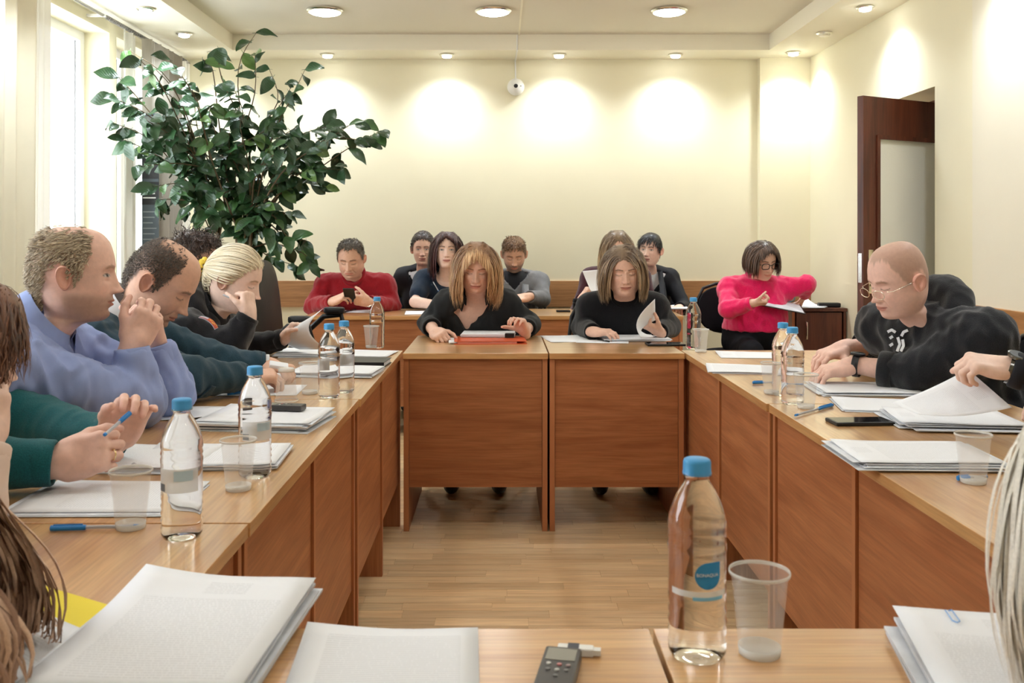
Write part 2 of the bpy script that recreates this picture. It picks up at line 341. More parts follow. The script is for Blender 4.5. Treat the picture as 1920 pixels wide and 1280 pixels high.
# ================================================================ tables
TOP_LIT1, TOP_LIT2 = lin(194, 140, 86), lin(224, 178, 120)  # same wood as panels, light on the level tops put into the colour
WT_LIT = {a: wood_mat('alder_'+a, TOP_LIT1, TOP_LIT2, a, .28, spec=.55, rnd=.04, coat=.9) for a in 'xyz'}
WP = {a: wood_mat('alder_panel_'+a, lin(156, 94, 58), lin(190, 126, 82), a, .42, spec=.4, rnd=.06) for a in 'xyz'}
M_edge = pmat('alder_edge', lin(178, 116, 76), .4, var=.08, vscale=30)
M_groove = pmat('panel_edge_band', lin(186, 122, 80), .45)
TOPZ, TT = .75, .024
def desk(x0, x1, y0, y1, front, label, group, mid=False, dz=0, legin=.02):
    """front: which side carries the modesty panel: '-y', '+x', '-x', '+y'"""
    cx, cy = (x0+x1)/2, (y0+y1)/2; r = empty('desk', (cx, cy, 0), label, 'table', group)
    lx, ly = (x1-x0)/2, (y1-y0)/2; alongx = front[1] == 'y'; z1 = TOPZ+dz
    top = MB().box(-lx, lx, -ly, ly, z1-TT, z1, .0015).build('table_top', WT_LIT['x' if alongx else 'y'], r)
    th = .022; ends = [-1, 1]+([0] if mid else [])
    half = lx if alongx else ly; dep = ly if alongx else lx; s = -1 if front[0] == '-' else 1
    for e in ends:
        c = e*(half-th/2-.002)
        # end panels run the whole depth; the front edge is just behind the edge of the top
        a0, a1 = -dep+.06, dep-.012
        lo, hi = (a0, a1) if s > 0 else (-a1, -a0)
        b = MB()
        if alongx: b.box(c-th/2, c+th/2, lo, hi, .002, z1-TT)
        else: b.box(lo, hi, c-th/2, c+th/2, .002, z1-TT)
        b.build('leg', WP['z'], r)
        f0 = s*(dep-.012); b = MB(); e0, e1 = sorted((f0, f0+s*.0012))
        if alongx: b.box(c-th/2+.001, c+th/2-.001, e0, e1, .004, z1-TT-.001)
        else: b.box(e0, e1, c-th/2+.001, c+th/2-.001, .004, z1-TT-.001)
        b.build('edge_band', M_groove, r)
    segs = [(-half+th+.003, half-th-.003)] if not mid else [(-half+th+.003, -th/2-.002), (th/2+.002, half-th-.003)]
    for a, c in segs:
        p1 = s*(dep-.018); p0 = p1-s*.018; lo, hi = sorted((p0, p1)); b = MB()
        if alongx: b.box(a, c, lo, hi, .186, z1-TT-.001)
        else: b.box(lo, hi, a, c, .186, z1-TT-.001)
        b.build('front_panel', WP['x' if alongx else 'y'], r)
    return r
XLi, XRi = -.420, .775
desk(XLi-.70, XLi, 2.835, 4.05, '+x', 'long wooden table before the blonde woman, under the teal suit sleeve', None, True)
desk(XLi-.71, XLi-.006, 1.605, 2.83, '+x', 'long wooden table below the clasped hands of the man in blue', None, True)
desk(XLi-.715, XLi-.008, .375, 1.60, '+x', 'long wooden table with the capped blue pen lying on it', None, True)
desk(XRi+.0, XRi+.70, 2.755, 4.06, '-x', 'long wooden table under the forearms of the man in the hoodie', None, True)
desk(XRi+.006, XRi+.706, 1.49, 2.75, '-x', 'long wooden table carrying the black smartphone', None, True)
desk(XRi+.004, XRi+.704, .225, 1.485, '-x', 'long wooden table beside the white haired person', None, True)
desk(-.410, .198, 3.95, 4.67, '-y', 'single wooden desk of the woman with the orange folder', None)
desk(.203, .770, 3.95, 4.67, '-y', 'single wooden desk of the woman in the plain black sweater', None)
desk(-.414, .183, .43, 1.172, '+y', 'single wooden desk with the voice recorder on it', None)
desk(.189, .772, .43, 1.172, '+y', 'single wooden desk with the water bottle showing the blue drop logo', None)
desk(-1.215, -.005, 5.84, 6.42, '-y', 'wooden table in front of the man in the red sweater', None, dz=0)
desk(.0, 1.13, 5.84, 6.42, '-y', 'wooden table in front of the blonde woman reading a sheet', None, dz=0)
# bolt on the leg of the near left table
tag(MB().lathe([(0, 0), (.007, 0), (.007, .004), (.004, .006), (0, .006)], 12, c=(XLi-.012, 1.572, .61), axis=(1, 0, 0)).build('bolt_head', M_chrome), 'small steel bolt head on the leg of the near left table', 'bolt')

# ================================================================ small cabinet in the corner by the door
cb = empty('bedside_cabinet', (2.175, 6.70, 0), 'low dark mahogany cabinet in the corner by the pink sweater', 'cabinet')
x0, x1, y0, y1 = -.185, .185, -.25, .25
b = MB(); b.box(x0, x0+.018, y0, y1, .0, .73); b.box(x1-.018, x1, y0, y1, .0, .73); b.box(x0+.018, x1-.018, y1-.01, y1, .04, .73); b.box(x0+.018, x1-.018, y0+.01, y1-.01, .04, .06)
b.build('body', M_dark, cb)
MB().box(x0-.012, x1+.005, y0-.012, y1, .73, .752, .002).build('top', M_dark, cb)
MB().box(x0+.0005, x0+.0185, y0-.0016, y0, .002, .73).build('edge_band', M_groove, cb)
d = MB().box(x0+.03, x1-.03, y0-.0, y0+.016, .065, .722).build('door', M_dark, cb)
MB().tube([(-.09, y0, .66), (-.09, y0-.022, .655), (-.09, y0-.026, .62), (-.09, y0-.026, .58), (-.09, y0-.022, .545), (-.09, y0, .54)], [.008, .007, .005, .005, .007, .008], 8).build('handle', pmat('silver', (.85, .82, .75), .25, 1), d)
# ================================================================ implicit-surface modelling (bodies, clothes, hands)
def cone(a, b, ra, rb=None, k=.02): return ('c', np.asarray(a, float), np.asarray(b, float), ra, ra if rb is None else rb, k)
def ell(c, r, R=None, k=.03): return ('e', np.asarray(c, float), np.asarray(r, float), np.eye(3) if R is None else np.asarray(R, float), k)
def rbox(c, hs, R, rad, k=.01): return ('b', np.asarray(c, float), np.asarray(hs, float), np.asarray(R, float), rad, k)
def cut(prim): return ('s', prim)
def prim_d(p, P):
    if p[0] == 'c':
        a, b, ra, rb = p[1:5]; ab = b-a; t = np.clip(((P-a)@ab)/max(ab@ab, 1e-9), 0, 1)
        return np.linalg.norm(P-a-t[..., None]*ab, axis=-1)-(ra+(rb-ra)*t)
    if p[0] == 'e':
        q = (P-p[1])@p[3]; k0 = np.linalg.norm(q/p[2], axis=-1); k1 = np.linalg.norm(q/(p[2]**2), axis=-1)
        return k0*(k0-1)/np.maximum(k1, 1e-6)
    q = np.abs((P-p[1])@p[3])-p[2]+p[4]
    return np.linalg.norm(np.maximum(q, 0), axis=-1)+np.minimum(q.max(-1), 0)-p[4]
def prim_box(p):
    if p[0] == 'c':
        lo = np.minimum(p[1]-p[3], p[2]-p[4]); hi = np.maximum(p[1]+p[3], p[2]+p[4]); return lo, hi
    r = np.abs(p[3])@p[2]; return p[1]-r, p[1]+r
def sdf_grid(prims, h):
    bx = [prim_box(p) for p in prims if p[0] != 's']
    lo = np.min([b[0] for b in bx], 0)-3*h-.004; hi = np.max([b[1] for b in bx], 0)+3*h+.004
    n = np.ceil((hi-lo)/h).astype(int)+1; F = np.full(n, .5)
    ax = [lo[i]+h*np.arange(n[i]) for i in range(3)]
    for p in prims:
        sub = p[0] == 's'; q = p[1] if sub else p; k = q[-1]
        a, b = prim_box(q); m = k*1.6+3*h
        i0 = np.clip(np.floor((a-m-lo)/h).astype(int), 0, n-1); i1 = np.clip(np.ceil((b+m-lo)/h).astype(int)+1, 1, n)
        if np.any(i1 <= i0): continue
        sl = tuple(slice(i0[i], i1[i]) for i in range(3))
        P = np.stack(np.meshgrid(*[ax[i][sl[i]] for i in range(3)], indexing='ij'), -1)
        d = prim_d(q, P); f = F[sl]
        if sub: F[sl] = np.maximum(f, -d)
        else: F[sl] = np.minimum(f, d)-np.maximum(k-np.abs(f-d), 0)**2/(4*k)
    return F, lo
def surf_nets(F, lo, h):
    s = F < 0; n = np.array(F.shape)
    c = np.zeros(n-1, int)
    for dx in (0, 1):
        for dy in (0, 1):
            for dz in (0, 1): c += s[dx:n[0]-1+dx, dy:n[1]-1+dy, dz:n[2]-1+dz]
    act = (c > 0) & (c < 8); idx = -np.ones(n-1, int); ci = np.argwhere(act); idx[act] = np.arange(len(ci))
    acc = np.zeros((len(ci), 3)); cnt = np.zeros(len(ci)); i, j, k = ci.T
    for ax in range(3):
        o = [a for a in range(3) if a != ax]
        for u in (0, 1):
            for v in (0, 1):
                d = np.zeros(3, int); d[o[0]] = u; d[o[1]] = v; e = d.copy(); e[ax] = 1
                f0 = F[i+d[0], j+d[1], k+d[2]]; f1 = F[i+e[0], j+e[1], k+e[2]]; m = (f0 < 0) != (f1 < 0)
                t = np.where(m, f0/np.where(m, f0-f1, 1), 0); p = np.tile(d.astype(float), (len(ci), 1)); p[:, ax] = t
                acc[m] += p[m]; cnt[m] += 1
    V = lo+h*(ci+acc/cnt[:, None]); Q = []
    for ax in range(3):
        o = [(ax+1) % 3, (ax+2) % 3]; sl0 = [slice(1, -1)]*3; sl0[ax] = slice(0, -1); sl1 = [slice(1, -1)]*3; sl1[ax] = slice(1, None)
        a = s[tuple(sl0)]; b = s[tuple(sl1)]; e = np.argwhere(a != b)
        if not len(e): continue
        off = np.ones(3, int); off[ax] = 0; e2 = e+off; flip = ~a[tuple(e.T)]
        def cell(du, dv):
            q = e2.copy(); q[:, o[0]] -= du; q[:, o[1]] -= dv; return idx[tuple(q.T)]
        q = np.stack([cell(1, 1), cell(0, 1), cell(0, 0), cell(1, 0)], 1); q[flip] = q[flip][:, ::-1]; Q.append(q)
    Q = np.concatenate(Q); return V, Q[(Q >= 0).all(1)]
def relax(V, Q, it=1, f=.5):
    for _ in range(it):
        a = np.zeros_like(V); c = np.zeros(len(V))
        for x, y in ((0, 1), (1, 2), (2, 3), (3, 0)):
            np.add.at(a, Q[:, x], V[Q[:, y]]); np.add.at(a, Q[:, y], V[Q[:, x]]); np.add.at(c, Q[:, x], 1); np.add.at(c, Q[:, y], 1)
        V = V*(1-f)+f*a/np.maximum(c, 1)[:, None]
    return V
def vnormals(V, Q):
    fn = np.cross(V[Q[:, 2]]-V[Q[:, 0]], V[Q[:, 3]]-V[Q[:, 1]]); N = np.zeros_like(V)
    for c in range(4): np.add.at(N, Q[:, c], fn)
    return nrm(N)
def snoise(P):                                        # cheap smooth pseudo-noise, vectorised
    x, y, z = P[..., 0], P[..., 1], P[..., 2]
    return (np.sin(x*1.7+np.sin(y*2.3+1.1)*1.3+z*.7)+np.sin(y*1.9+np.sin(z*1.7+2.2)*1.5+x*.6)+np.sin(z*2.1+np.sin(x*2.5+.4)*1.2+y*.9))/3
def organic(prims, h, it=1, wr=0.0, wsc=(26, 26, 16)):
    F, lo = sdf_grid(prims, h); V, Q = surf_nets(F, lo, h); V = relax(V, Q, it)
    if wr:
        N = vnormals(V, Q); w_ = np.array(wsc); n1 = snoise(V*w_); n2 = snoise(V*w_*1.9+5)
        V = V+N*(wr*((1-np.abs(n1)*2)*.6+n2*.4))[:, None]
    return V, Q, (F, lo, h)
def sample(G, P):
    F, lo, h = G; q = (np.asarray(P)-lo)/h; i = np.clip(np.floor(q).astype(int), 0, np.array(F.shape)-2); t = np.clip(q-i, 0, 1); r = 0
    for dx in (0, 1):
        for dy in (0, 1):
            for dz in (0, 1):
                wgt = (t[..., 0] if dx else 1-t[..., 0])*(t[..., 1] if dy else 1-t[..., 1])*(t[..., 2] if dz else 1-t[..., 2])
                r = r+wgt*F[i[..., 0]+dx, i[..., 1]+dy, i[..., 2]+dz]
    return r
def march(G, O, D, off=.004, tmax=.6):                # walk rays O+tD from outside to the surface
    O = np.asarray(O, float); D = nrm(D); t = np.zeros(O.shape[:-1]); ts = np.arange(0, tmax, .004); hit = np.full(O.shape[:-1], np.nan)
    for s_ in ts:
        d = sample(G, O+D*s_); m = np.isnan(hit) & (d < off); hit[m] = s_
    hit = np.where(np.isnan(hit), np.nanmedian(hit) if np.any(~np.isnan(hit)) else 0, hit)
    return O+D*hit[..., None]

# ---------------------------------------------------------------- frames
def frame(deg, pitch=0, roll=0):                      # columns: right, forward, up.  0 = +Y, 90 = +X, 180 = -Y; pitch > 0 looks down
    a = math.radians(deg); F = np.array([math.sin(a), math.cos(a), 0]); Uv = np.array([0, 0, 1.]); p = math.radians(pitch)
    F2 = F*math.cos(p)-Uv*math.sin(p); U2 = Uv*math.cos(p)+F*math.sin(p); Rr = np.cross(F2, U2); q = math.radians(roll)
    R3 = Rr*math.cos(q)-U2*math.sin(q); U3 = U2*math.cos(q)+Rr*math.sin(q)
    return np.stack([R3, F2, U3], 1)

# ---------------------------------------------------------------- head
HK = np.array([  # front y,z; back y,z; half width; mid y; squareness
    [.000, .1200, -.020, .1200, .004, -.01, 2.0], [.048, .1110, -.062, .1110, .044, -.012, 2.1], [.075, .0900, -.086, .0880, .062, -.014, 2.2],
    [.089, .0600, -.099, .0540, .0725, -.014, 2.25], [.0955, .0310, -.103, .0180, .0755, -.014, 2.25], [.0945, .0120, -.102, -.008, .0755, -.013, 2.25],
    [.0935, -.010, -.097, -.032, .0740, -.012, 2.2], [.0935, -.034, -.088, -.055, .0710, -.010, 2.15], [.0935, -.054, -.078, -.073, .0670, -.008, 2.1],
    [.0915, -.070, -.070, -.087, .0630, -.006, 2.05], [.0885, -.088, -.066, -.097, .0570, -.003, 2.0], [.0850, -.106, -.064, -.105, .0500, .002, 2.0],
    [.0720, -.1185, -.0635, -.111, .0460, .0, 2.0], [.044, -.1230, -.0635, -.117, .0480, -.008, 2.0], [.018, -.1300, -.064, -.125, .0520, -.015, 2.0],
    [.006, -.1500, -.0655, -.143, .0540, -.020, 2.0], [.008, -.1820, -.072, -.165, .0580, -.025, 2.0], [.020, -.2100, -.088, -.185, .0800, -.030, 2.0], [.030, -.2380, -.095, -.200, .1150, -.03, 2.0]])
def catmull(K, t):
    i = np.clip(np.floor(t).astype(int), 0, len(K)-2); u = (t-i)[:, None]; P = lambda j: K[np.clip(j, 0, len(K)-1)]
    p0, p1, p2, p3 = P(i-1), P(i), P(i+1), P(i+2)
    return .5*((2*p1)+(-p0+p2)*u+(2*p0-5*p1+4*p2-p3)*u**2+(-p0+3*p1-3*p2+p3)*u**3)
def gs(v, c, s): return np.exp(-((v-c)/s)**2)
def sstep(a, b, x): t = np.clip((x-a)/(b-a), 0, 1); return t*t*(3-2*t)
NU, NT = 100, 96
def head_grid(fem=False, jaw=1.0, nose=1.0, fat=0.0, eyes='down', lip=1.0, age=0.0, cheek=0.0, wx=1.0):
    tt = np.concatenate([np.linspace(0, 3, 16, endpoint=False), np.linspace(3, 12, 66, endpoint=False), np.linspace(12, 18, NT-82)])
    K = catmull(HK, tt).copy(); s = np.linspace(-1, 1, NU, endpoint=False); a = np.pi*(.50*s+.50*s**3)
    jw = sstep(.0, -.10, K[:, 1])*(1-sstep(12.5, 15, tt)); K[:, 4] *= 1+(jaw-1)*jw+fat*sstep(-.01, -.07, K[:, 1])
    K[:, 4] *= 1-(.07 if fem else 0)*sstep(12, 14, tt)*(1-sstep(16, 18, tt))
    if fat: K[:, 0] += fat*.10*np.exp(-((tt-14)/1.6)**2)
    C, S = np.cos(a)[None], np.sin(a)[None]; e = 2/K[:, 6:7]
    X = K[:, 4:5]*np.sign(S)*np.abs(S)**e; cf = np.abs(C)**e
    Y = np.where(C >= 0, K[:, 5:6]+(K[:, 0:1]-K[:, 5:6])*cf, K[:, 5:6]-(K[:, 5:6]-K[:, 2:3])*cf)
    Z = (K[:, 1:2]+K[:, 3:4])/2+(K[:, 1:2]-K[:, 3:4])/2*C
    fw = sstep(.0, .45, C)*np.ones_like(X); ax = np.abs(X)
    d = np.zeros_like(X)
    # brow, sockets, lids
    d += .0035*(0.4 if fem else 1)*gs(ax, .030, .022)*gs(Z, .022, .009)
    d -= .0125*gs(ax, .031, .0155)*gs(Z, .001, .0125); d -= .004*gs(ax, .016, .007)*gs(Z, .006, .010)
    d += .0085*gs(ax, .0315, .0115)*gs(Z, -.0015, .0085)
    d -= .0016*gs(ax, .032, .014)*gs(Z, .0095, .0025); d -= .0020*(1+age)*gs(ax, .031, .013)*gs(Z, -.0145, .0035)
    # nose
    zt = np.clip((.010-Z)/.048, 0, 1); amp = (.003+.0205*zt**1.15)*nose; amp = amp*sstep(-.0505, -.0415, Z)*sstep(.022, .004, Z)
    sg = .0068+.0050*zt; d += amp*np.exp(-(X/sg)**2)
    d += .0040*nose*gs(X, 0, .0085)*gs(Z, -.0365, .006)
    d += .0088*nose*gs(ax, .0130, .0052)*gs(Z, -.0405, .0060); d -= .0022*gs(ax, .0195, .004)*gs(Z, -.041, .008)
    # cheeks, folds
    d += (.0035+cheek*.004)*gs(ax, .044, .016)*gs(Z, -.030, .016); d -= .0022*(1+1.5*age)*np.exp(-((ax-(.020+(-.045-Z)*.55))/.0042)**2)*sstep(-.078, -.066, Z)*sstep(-.038, -.050, Z)
    d -= .0030*gs(ax, .050, .014)*gs(Z, -.070, .02)*(1-cheek)
    # mouth
    lw = np.clip(1-(ax/.0255)**2, 0, 1)**.5; zc = -.0705+.0018*(ax/.02)**2
    d += (.0046*gs(Z, zc+.0052, .0042)*lw+.0054*gs(Z, zc-.0058, .0046)*lw)*lip; d -= .0042*gs(Z, zc, .0019)*np.clip(1-(ax/.028)**4, 0, 1)
    d += .0040*gs(X, 0, .030)*gs(Z, -.068, .018); d -= .0016*gs(X, 0, .004)*gs(Z, -.056, .006)
    d -= .0038*gs(X, 0, .018)*gs(Z, -.0885, .006); d += .0052*gs(X, 0, .016)*gs(Z, -.104, .011)
    Y = Y+d*fw
    X[0] = 0; Y[0] = -.01; Z[0] = .1203
    X = X*(1+(wx-1)*(1-sstep(13, 16, tt))[:, None])
    P = np.stack([X, Y, Z], -1); info = dict(a=np.broadcast_to(a[None], X.shape), t=np.broadcast_to(tt[:, None], X.shape), fw=fw, ax=ax)
    return P, info
def grid_faces(nt, nu):
    i, j = np.meshgrid(np.arange(nt-1), np.arange(nu), indexing='ij'); j2 = (j+1) % nu
    return np.stack([i*nu+j, (i+1)*nu+j, (i+1)*nu+j2, i*nu+j2], -1).reshape(-1, 4)
HF = grid_faces(NT, NU)
def face_colors(P, info, skin, brow, eyes, lipc, stubble=None, buzz=None, hl=None, fem=False, blush=.15, age=0):
    X, Y, Z = P[..., 0], P[..., 1], P[..., 2]; ax, fw, a = info['ax'], info['fw'], np.abs(info['a'])
    c = np.tile(np.array(skin), X.shape+(1,)); mix = lambda w_, col: c*(1-w_[..., None])+np.array(col)*w_[..., None]
    red = np.array(skin)*np.array([1.0, .70, .66])
    c = mix(fw*np.clip(blush*gs(ax, .042, .022)*gs(Z, -.034, .018)+blush*1.2*gs(X, 0, .014)*gs(Z, -.036, .012), 0, .6), red)
    if stubble is not None:
        w_ = sstep(-.040, -.062, Z)*sstep(.0, .035, Y+.03)*sstep(-.135, -.118, Z)*.75; w_ = w_*(1-.6*gs(ax, .045, .02)*gs(Z, -.045, .02)); c = mix(np.clip(w_, 0, 1)*stubble[3], stubble[:3])
    if buzz is not None:
        w_ = hair_mask(P, info, hl)*buzz[3]; c = mix(w_, buzz[:3])
    lw = np.clip(1-(ax/.0245)**2, 0, 1)**.5; zc = -.0705+.0018*(ax/.02)**2
    c = mix(fw*sstep(.0105, .0085, np.abs(Z-zc+.0006)/np.maximum(lw, .05))*(ax < .0245)*.75, lipc); c = mix(fw*gs(Z, zc, .0014)*(ax < .025)*.55, np.array(lipc)*.35)
    zb = .0205+.004*np.clip((ax-.012)/.02, 0, 1)-.006*np.clip((ax-.032)/.016, 0, 1); th = .0032 if fem else .0042
    c = mix(fw*sstep(th+.0015, th-.0012, np.abs(Z-zb))*sstep(.009, .013, ax)*sstep(.050, .042, ax)*(.75 if fem else .7), brow)
    dk = np.array(skin)*.25
    u = (ax-.031)/.0150; al = np.clip(1-u*u, 0, 1)
    if eyes == 'down':
        zl = -.0065+.004*u*u; c = mix(fw*gs(Z, zl, .0017)*(np.abs(u) < 1.05)*.85, dk*.5)
    else:
        ho = .0040*al; zo = -.0005
        ins = fw*(np.abs(Z-zo) < ho)*(np.abs(u) < 1); c = mix(ins*1.0, (.62, .58, .55))
        c = mix(ins*(((ax-.031)**2+(Z-zo)**2) < .0046**2), (.045, .035, .03))
        c = mix(fw*gs(Z, zo+ho+.0008, .0016)*(np.abs(u) < 1.05)*.9, dk*.3); c = mix(fw*gs(Z, zo-ho-.0004, .0012)*(np.abs(u) < 1.0)*.35, dk)
    c = mix(fw*gs(ax, .0075, .0036)*gs(Z, -.0475, .0028)*.7, np.array(skin)*.22)
    return c
HL = dict(normal=[(0, .070), (25, .066), (45, .052), (58, .030), (68, .010), (76, -.015), (84, .004), (90, .024), (108, .024), (122, -.030), (140, -.075), (180, -.088)],
          recede=[(0, .080), (20, .092), (38, .086), (55, .050), (66, .020), (76, -.015), (84, .004), (90, .024), (108, .024), (122, -.030), (140, -.075), (180, -.088)],
          bald=[(0, .130), (40, .130), (56, .085), (64, .040), (71, .005), (77, -.018), (84, .004), (90, .024), (108, .024), (122, -.030), (140, -.075), (180, -.088)])
def hair_mask(P, info, hl, soft=.006):
    a = np.degrees(np.abs(info['a'])); z = np.interp(a, [q[0] for q in HL[hl]], [q[1] for q in HL[hl]])
    z = z+.004*np.sin(info['a']*23)+.003*np.sin(info['a']*41+1)
    m = sstep(z-soft, z+soft, P[..., 2])
    if hl == 'bald': m = m*(1-.88*sstep(.090, .112, P[..., 2])*sstep(-.090, -.045, P[..., 1]))
    return m
def ear_mesh(side, sc=1.0):
    nr, na = 9, 28; r = np.linspace(0, 1, nr)[:, None]; th = np.linspace(0, 2*np.pi, na, endpoint=False)[None]
    f = .0315*r*np.sin(th); e = .0185*r*np.cos(th)*(1+.22*np.sin(th))+.003*r*np.sin(th)
    tf = np.abs(np.angle(np.exp(1j*(th-np.pi)))); hh = .0085+.0085*np.exp(-((r-.87)/.11)**2)*(1-.85*np.exp(-(tf/.55)**2))*(1-.6*np.exp(-((th-1.5*np.pi)/.5)**2))+.0050*np.exp(-((r-.56)/.12)**2)*sstep(-.5, .2, np.cos(th))-.0045*np.exp(-(((e+.004)/.0085)**2+((f+.002)/.011)**2))+.0045*np.exp(-(((e+.0135)/.004)**2+((f+.003)/.006)**2)); hh = hh*np.where(r > .99, .55, 1)
    x = hh+.35*(e+.0185); P1 = np.stack(np.broadcast_arrays(x, -e, f), -1); P2 = P1[-1:].copy(); P2[..., 0] -= .006; P2[..., 1:] *= .88
    P3 = P1[-1:].copy(); P3[..., 0] = -.012; P3[..., 1:] *= .6
    P_ = np.concatenate([P1, P2, P3]); P_ = P_*sc; P_[..., 0] *= side; P_ = P_+np.array([side*.0705, -.012, -.010])
    F = grid_faces(nr+2, na); F = F if side < 0 else F[:, ::-1]
    return P_.reshape(-1, 3), F

# ---------------------------------------------------------------- hair made of many tapered locks over a scalp cap
def locks(roots, dirs, lens, up, wid, grav, cen, rad, nseg=10, wave=0, wfreq=20, rng=RNG, stiff=.0, coll=None, lift=0.0, curlin=0.0, attract=None):
    p = np.array(roots, float); v = nrm(dirs); g = -np.asarray(up, float); n = len(p); ds = (np.asarray(lens)/nseg)[:, None]; path = [p.copy()]; rr = np.asarray(rad)+rng.uniform(0, .010, (n, 1))*1.0
    ph = rng.uniform(0, 6.28, n)
    for s in range(nseg):
        v = nrm(v+g*grav*ds*(1-stiff)+(0 if attract is None else nrm(attract-p)*.55)); p = p+v*ds
        q = (p-cen)/(rr+lift); l = np.linalg.norm(q, axis=1, keepdims=True); m = l < 1
        nn = nrm(q/(rr+lift)); p = np.where(m, cen+(p-cen)/np.maximum(l, .05), p); v = np.where(m, nrm(v-nn*np.minimum((v*nn).sum(1, keepdims=True), 0)), v)
        if coll:
            for c, r in coll:
                dd = p-c; l = np.linalg.norm(dd, axis=1, keepdims=True); p = np.where(l < r, c+dd/np.maximum(l, 1e-4)*r, p)
        if curlin and s > nseg*.55:
            hz = cen-p; hz = hz-np.outer((hz*g).sum(1), g); v = nrm(v+nrm(hz)*curlin)
        path.append(p.copy())
    path = np.array(path).transpose(1, 0, 2); T = nrm(np.gradient(path, axis=1)); nn = nrm((path-cen)/np.asarray(rad)**2); W = nrm(np.cross(T, nn)); nn = np.cross(W, T)
    if wave: t_ = np.linspace(0, 1, nseg+1)[None]; path = path+W*(wave*t_*np.sin(t_*wfreq+ph[:, None]))[..., None]+nn*(wave*.6*t_*np.cos(t_*wfreq*1.1+ph[:, None]))[..., None]
    t_ = np.linspace(0, 1, nseg+1); wd = np.asarray(wid).reshape(-1, 1)*np.clip(np.minimum(.55+t_*2, (1.04-t_)*2.2), .06, 1)[None]
    G = np.stack([path-W*wd[..., None], path+nn*(wd*.45)[..., None], path+W*wd[..., None]], 2)      # n, seg, 3, xyz
    V = G.reshape(-1, 3); m = nseg+1
    k = np.arange(n)[:, None, None]*m*3+np.arange(nseg)[None, :, None]*3+np.arange(2)[None, None, :]
    F = np.stack([k, k+1, k+4, k+3], -1).reshape(-1, 4); return V, F, np.repeat(np.arange(n), m*3), np.tile(np.repeat(t_, 3), n)
def cap_mesh(P, info, hl, thick, bump=.0015):
    m = hair_mask(P, info, hl, .004) > .5; V = P.reshape(-1, 3); N = vnormals(V, HF); N = -N if (N[NU*30]@V[NU*30]) < 0 else N
    th = thick*(hair_mask(P, info, hl, .016).reshape(-1)*.9+.1); nz = snoise(V*np.array([260, 160, 90])); V2 = V+N*(th+bump*nz*(th > .002))[:, None]
    V2[:NU] = V2[:NU].mean(0); keep = m.reshape(-1)[HF].all(1); F = HF[keep]; u, inv = np.unique(F, return_inverse=True)
    return V2[u], inv.reshape(-1, 4), N
def scalp_roots(P, info, hl, n, rng):
    m = hair_mask(P, info, hl, .003) > .5
    if hl == 'bald': m = hair_mask(P, info, hl, .016) > rng.uniform(.02, .98, P.shape[:2])**1.0
    idx = np.flatnonzero(m.reshape(-1)); V = P.reshape(-1, 3); z = np.zeros(len(V))
    # area weights so that roots spread evenly
    ri = np.linalg.norm(np.gradient(P, axis=1), axis=-1)*np.linalg.norm(np.gradient(P, axis=0), axis=-1); wgt = ri.reshape(-1)[idx]; wgt = wgt/wgt.sum()
    return V[rng.choice(idx, n, p=wgt)]+rng.normal(0, .0015, (n, 3))

# ---------------------------------------------------------------- hands
CURL = dict(flat=(6, 8, 5), relax=(22, 32, 20), half=(38, 48, 30), grip=(52, 64, 40), fist=(78, 92, 55), point=(30, 30, 15))
def hand_prims(wr, d, n, right, curl='relax', thumb=(35, 20, 20), sc=1.0, spread=4, per=None, fore=None):
    d = nrm(d); n = np.asarray(n, float); n = nrm(n-d*(n@d)); t = np.cross(d, n)*(1 if right else -1)   # t: towards the thumb
    R = np.stack([t, d, -n], 1); s = sc; pr = []
    pc = wr+d*.048*s; pr.append(rbox(pc+t*.001, np.array([.0385, .046, .0135])*s, R, .0125*s, .012))
    pr.append(ell(wr+d*.035*s+t*.027*s+n*.008*s, np.array([.016, .030, .015])*s, R, .012)); pr.append(ell(wr+d*.035*s-t*.026*s+n*.007*s, np.array([.013, .032, .013])*s, R, .012))
    pr.append(cone(wr-d*.02, wr+d*.02*s, .024*s, .026*s, .015))
    tips = []
    for i, (off, base, L, r) in enumerate(((.028, .088, .071, .0092), (.0095, .092, .079, .0094), (-.0095, .089, .073, .0089), (-.0275, .081, .058, .0080))):
        cu = np.array(CURL[curl if per is None else per[i]], float); sp = math.radians((1.5-i)*spread); fd = d*math.cos(sp)+t*math.sin(sp); p = wr+d*base*s*.93+t*off*s-n*.001; ang = 0; prev = p
        for j, (frac, cj) in enumerate(zip((.46, .30, .24), cu)):
            ang += math.radians(cj); dv = fd*math.cos(ang)+n*math.sin(ang); q = prev+dv*L*s*frac; pr.append(cone(prev, q, (r-.0007*j)*s, (r-.0007*(j+1))*s, .0035)); prev = q
        tips.append(prev); pr.append(ell(p-n*.003*s, np.array([.0098, .012, .0085])*s, R, .006))
    a0, a1, a2 = [math.radians(v) for v in thumb]; tb = wr+d*.022*s+t*.026*s+n*.006*s; td = nrm(d*math.cos(a0+.35)+t*math.sin(a0+.35)*.9+n*.35); q = tb+td*.042*s; pr.append(cone(tb, q, .0145*s, .0115*s, .010))
    td = nrm(td+n*math.sin(a1)*.8-t*.25+d*.2); q2 = q+td*.032*s; pr.append(cone(q, q2, .0112*s, .0100*s, .005)); td = nrm(td+n*math.sin(a2)*.8-t*.35+d*.15); q3 = q2+td*.026*s; pr.append(cone(q2, q3, .0100*s, .0080*s, .004)); tips.append(q3)
    if fore is not None: pr.append(cone(fore, wr-d*.01, .041*s, .0255*s, .02))
    return pr, tips
M_skin = vcol_mat('skin', .48, .35, bump=.12, bscale=260, sss=.0, dist=.002, mult=.05, mscale=90)
M_hair = vcol_mat('hair_strands', .40, .45, mult=.12, mscale=400)
M_sole = pmat('shoe_black', lin(26, 24, 24), .4)
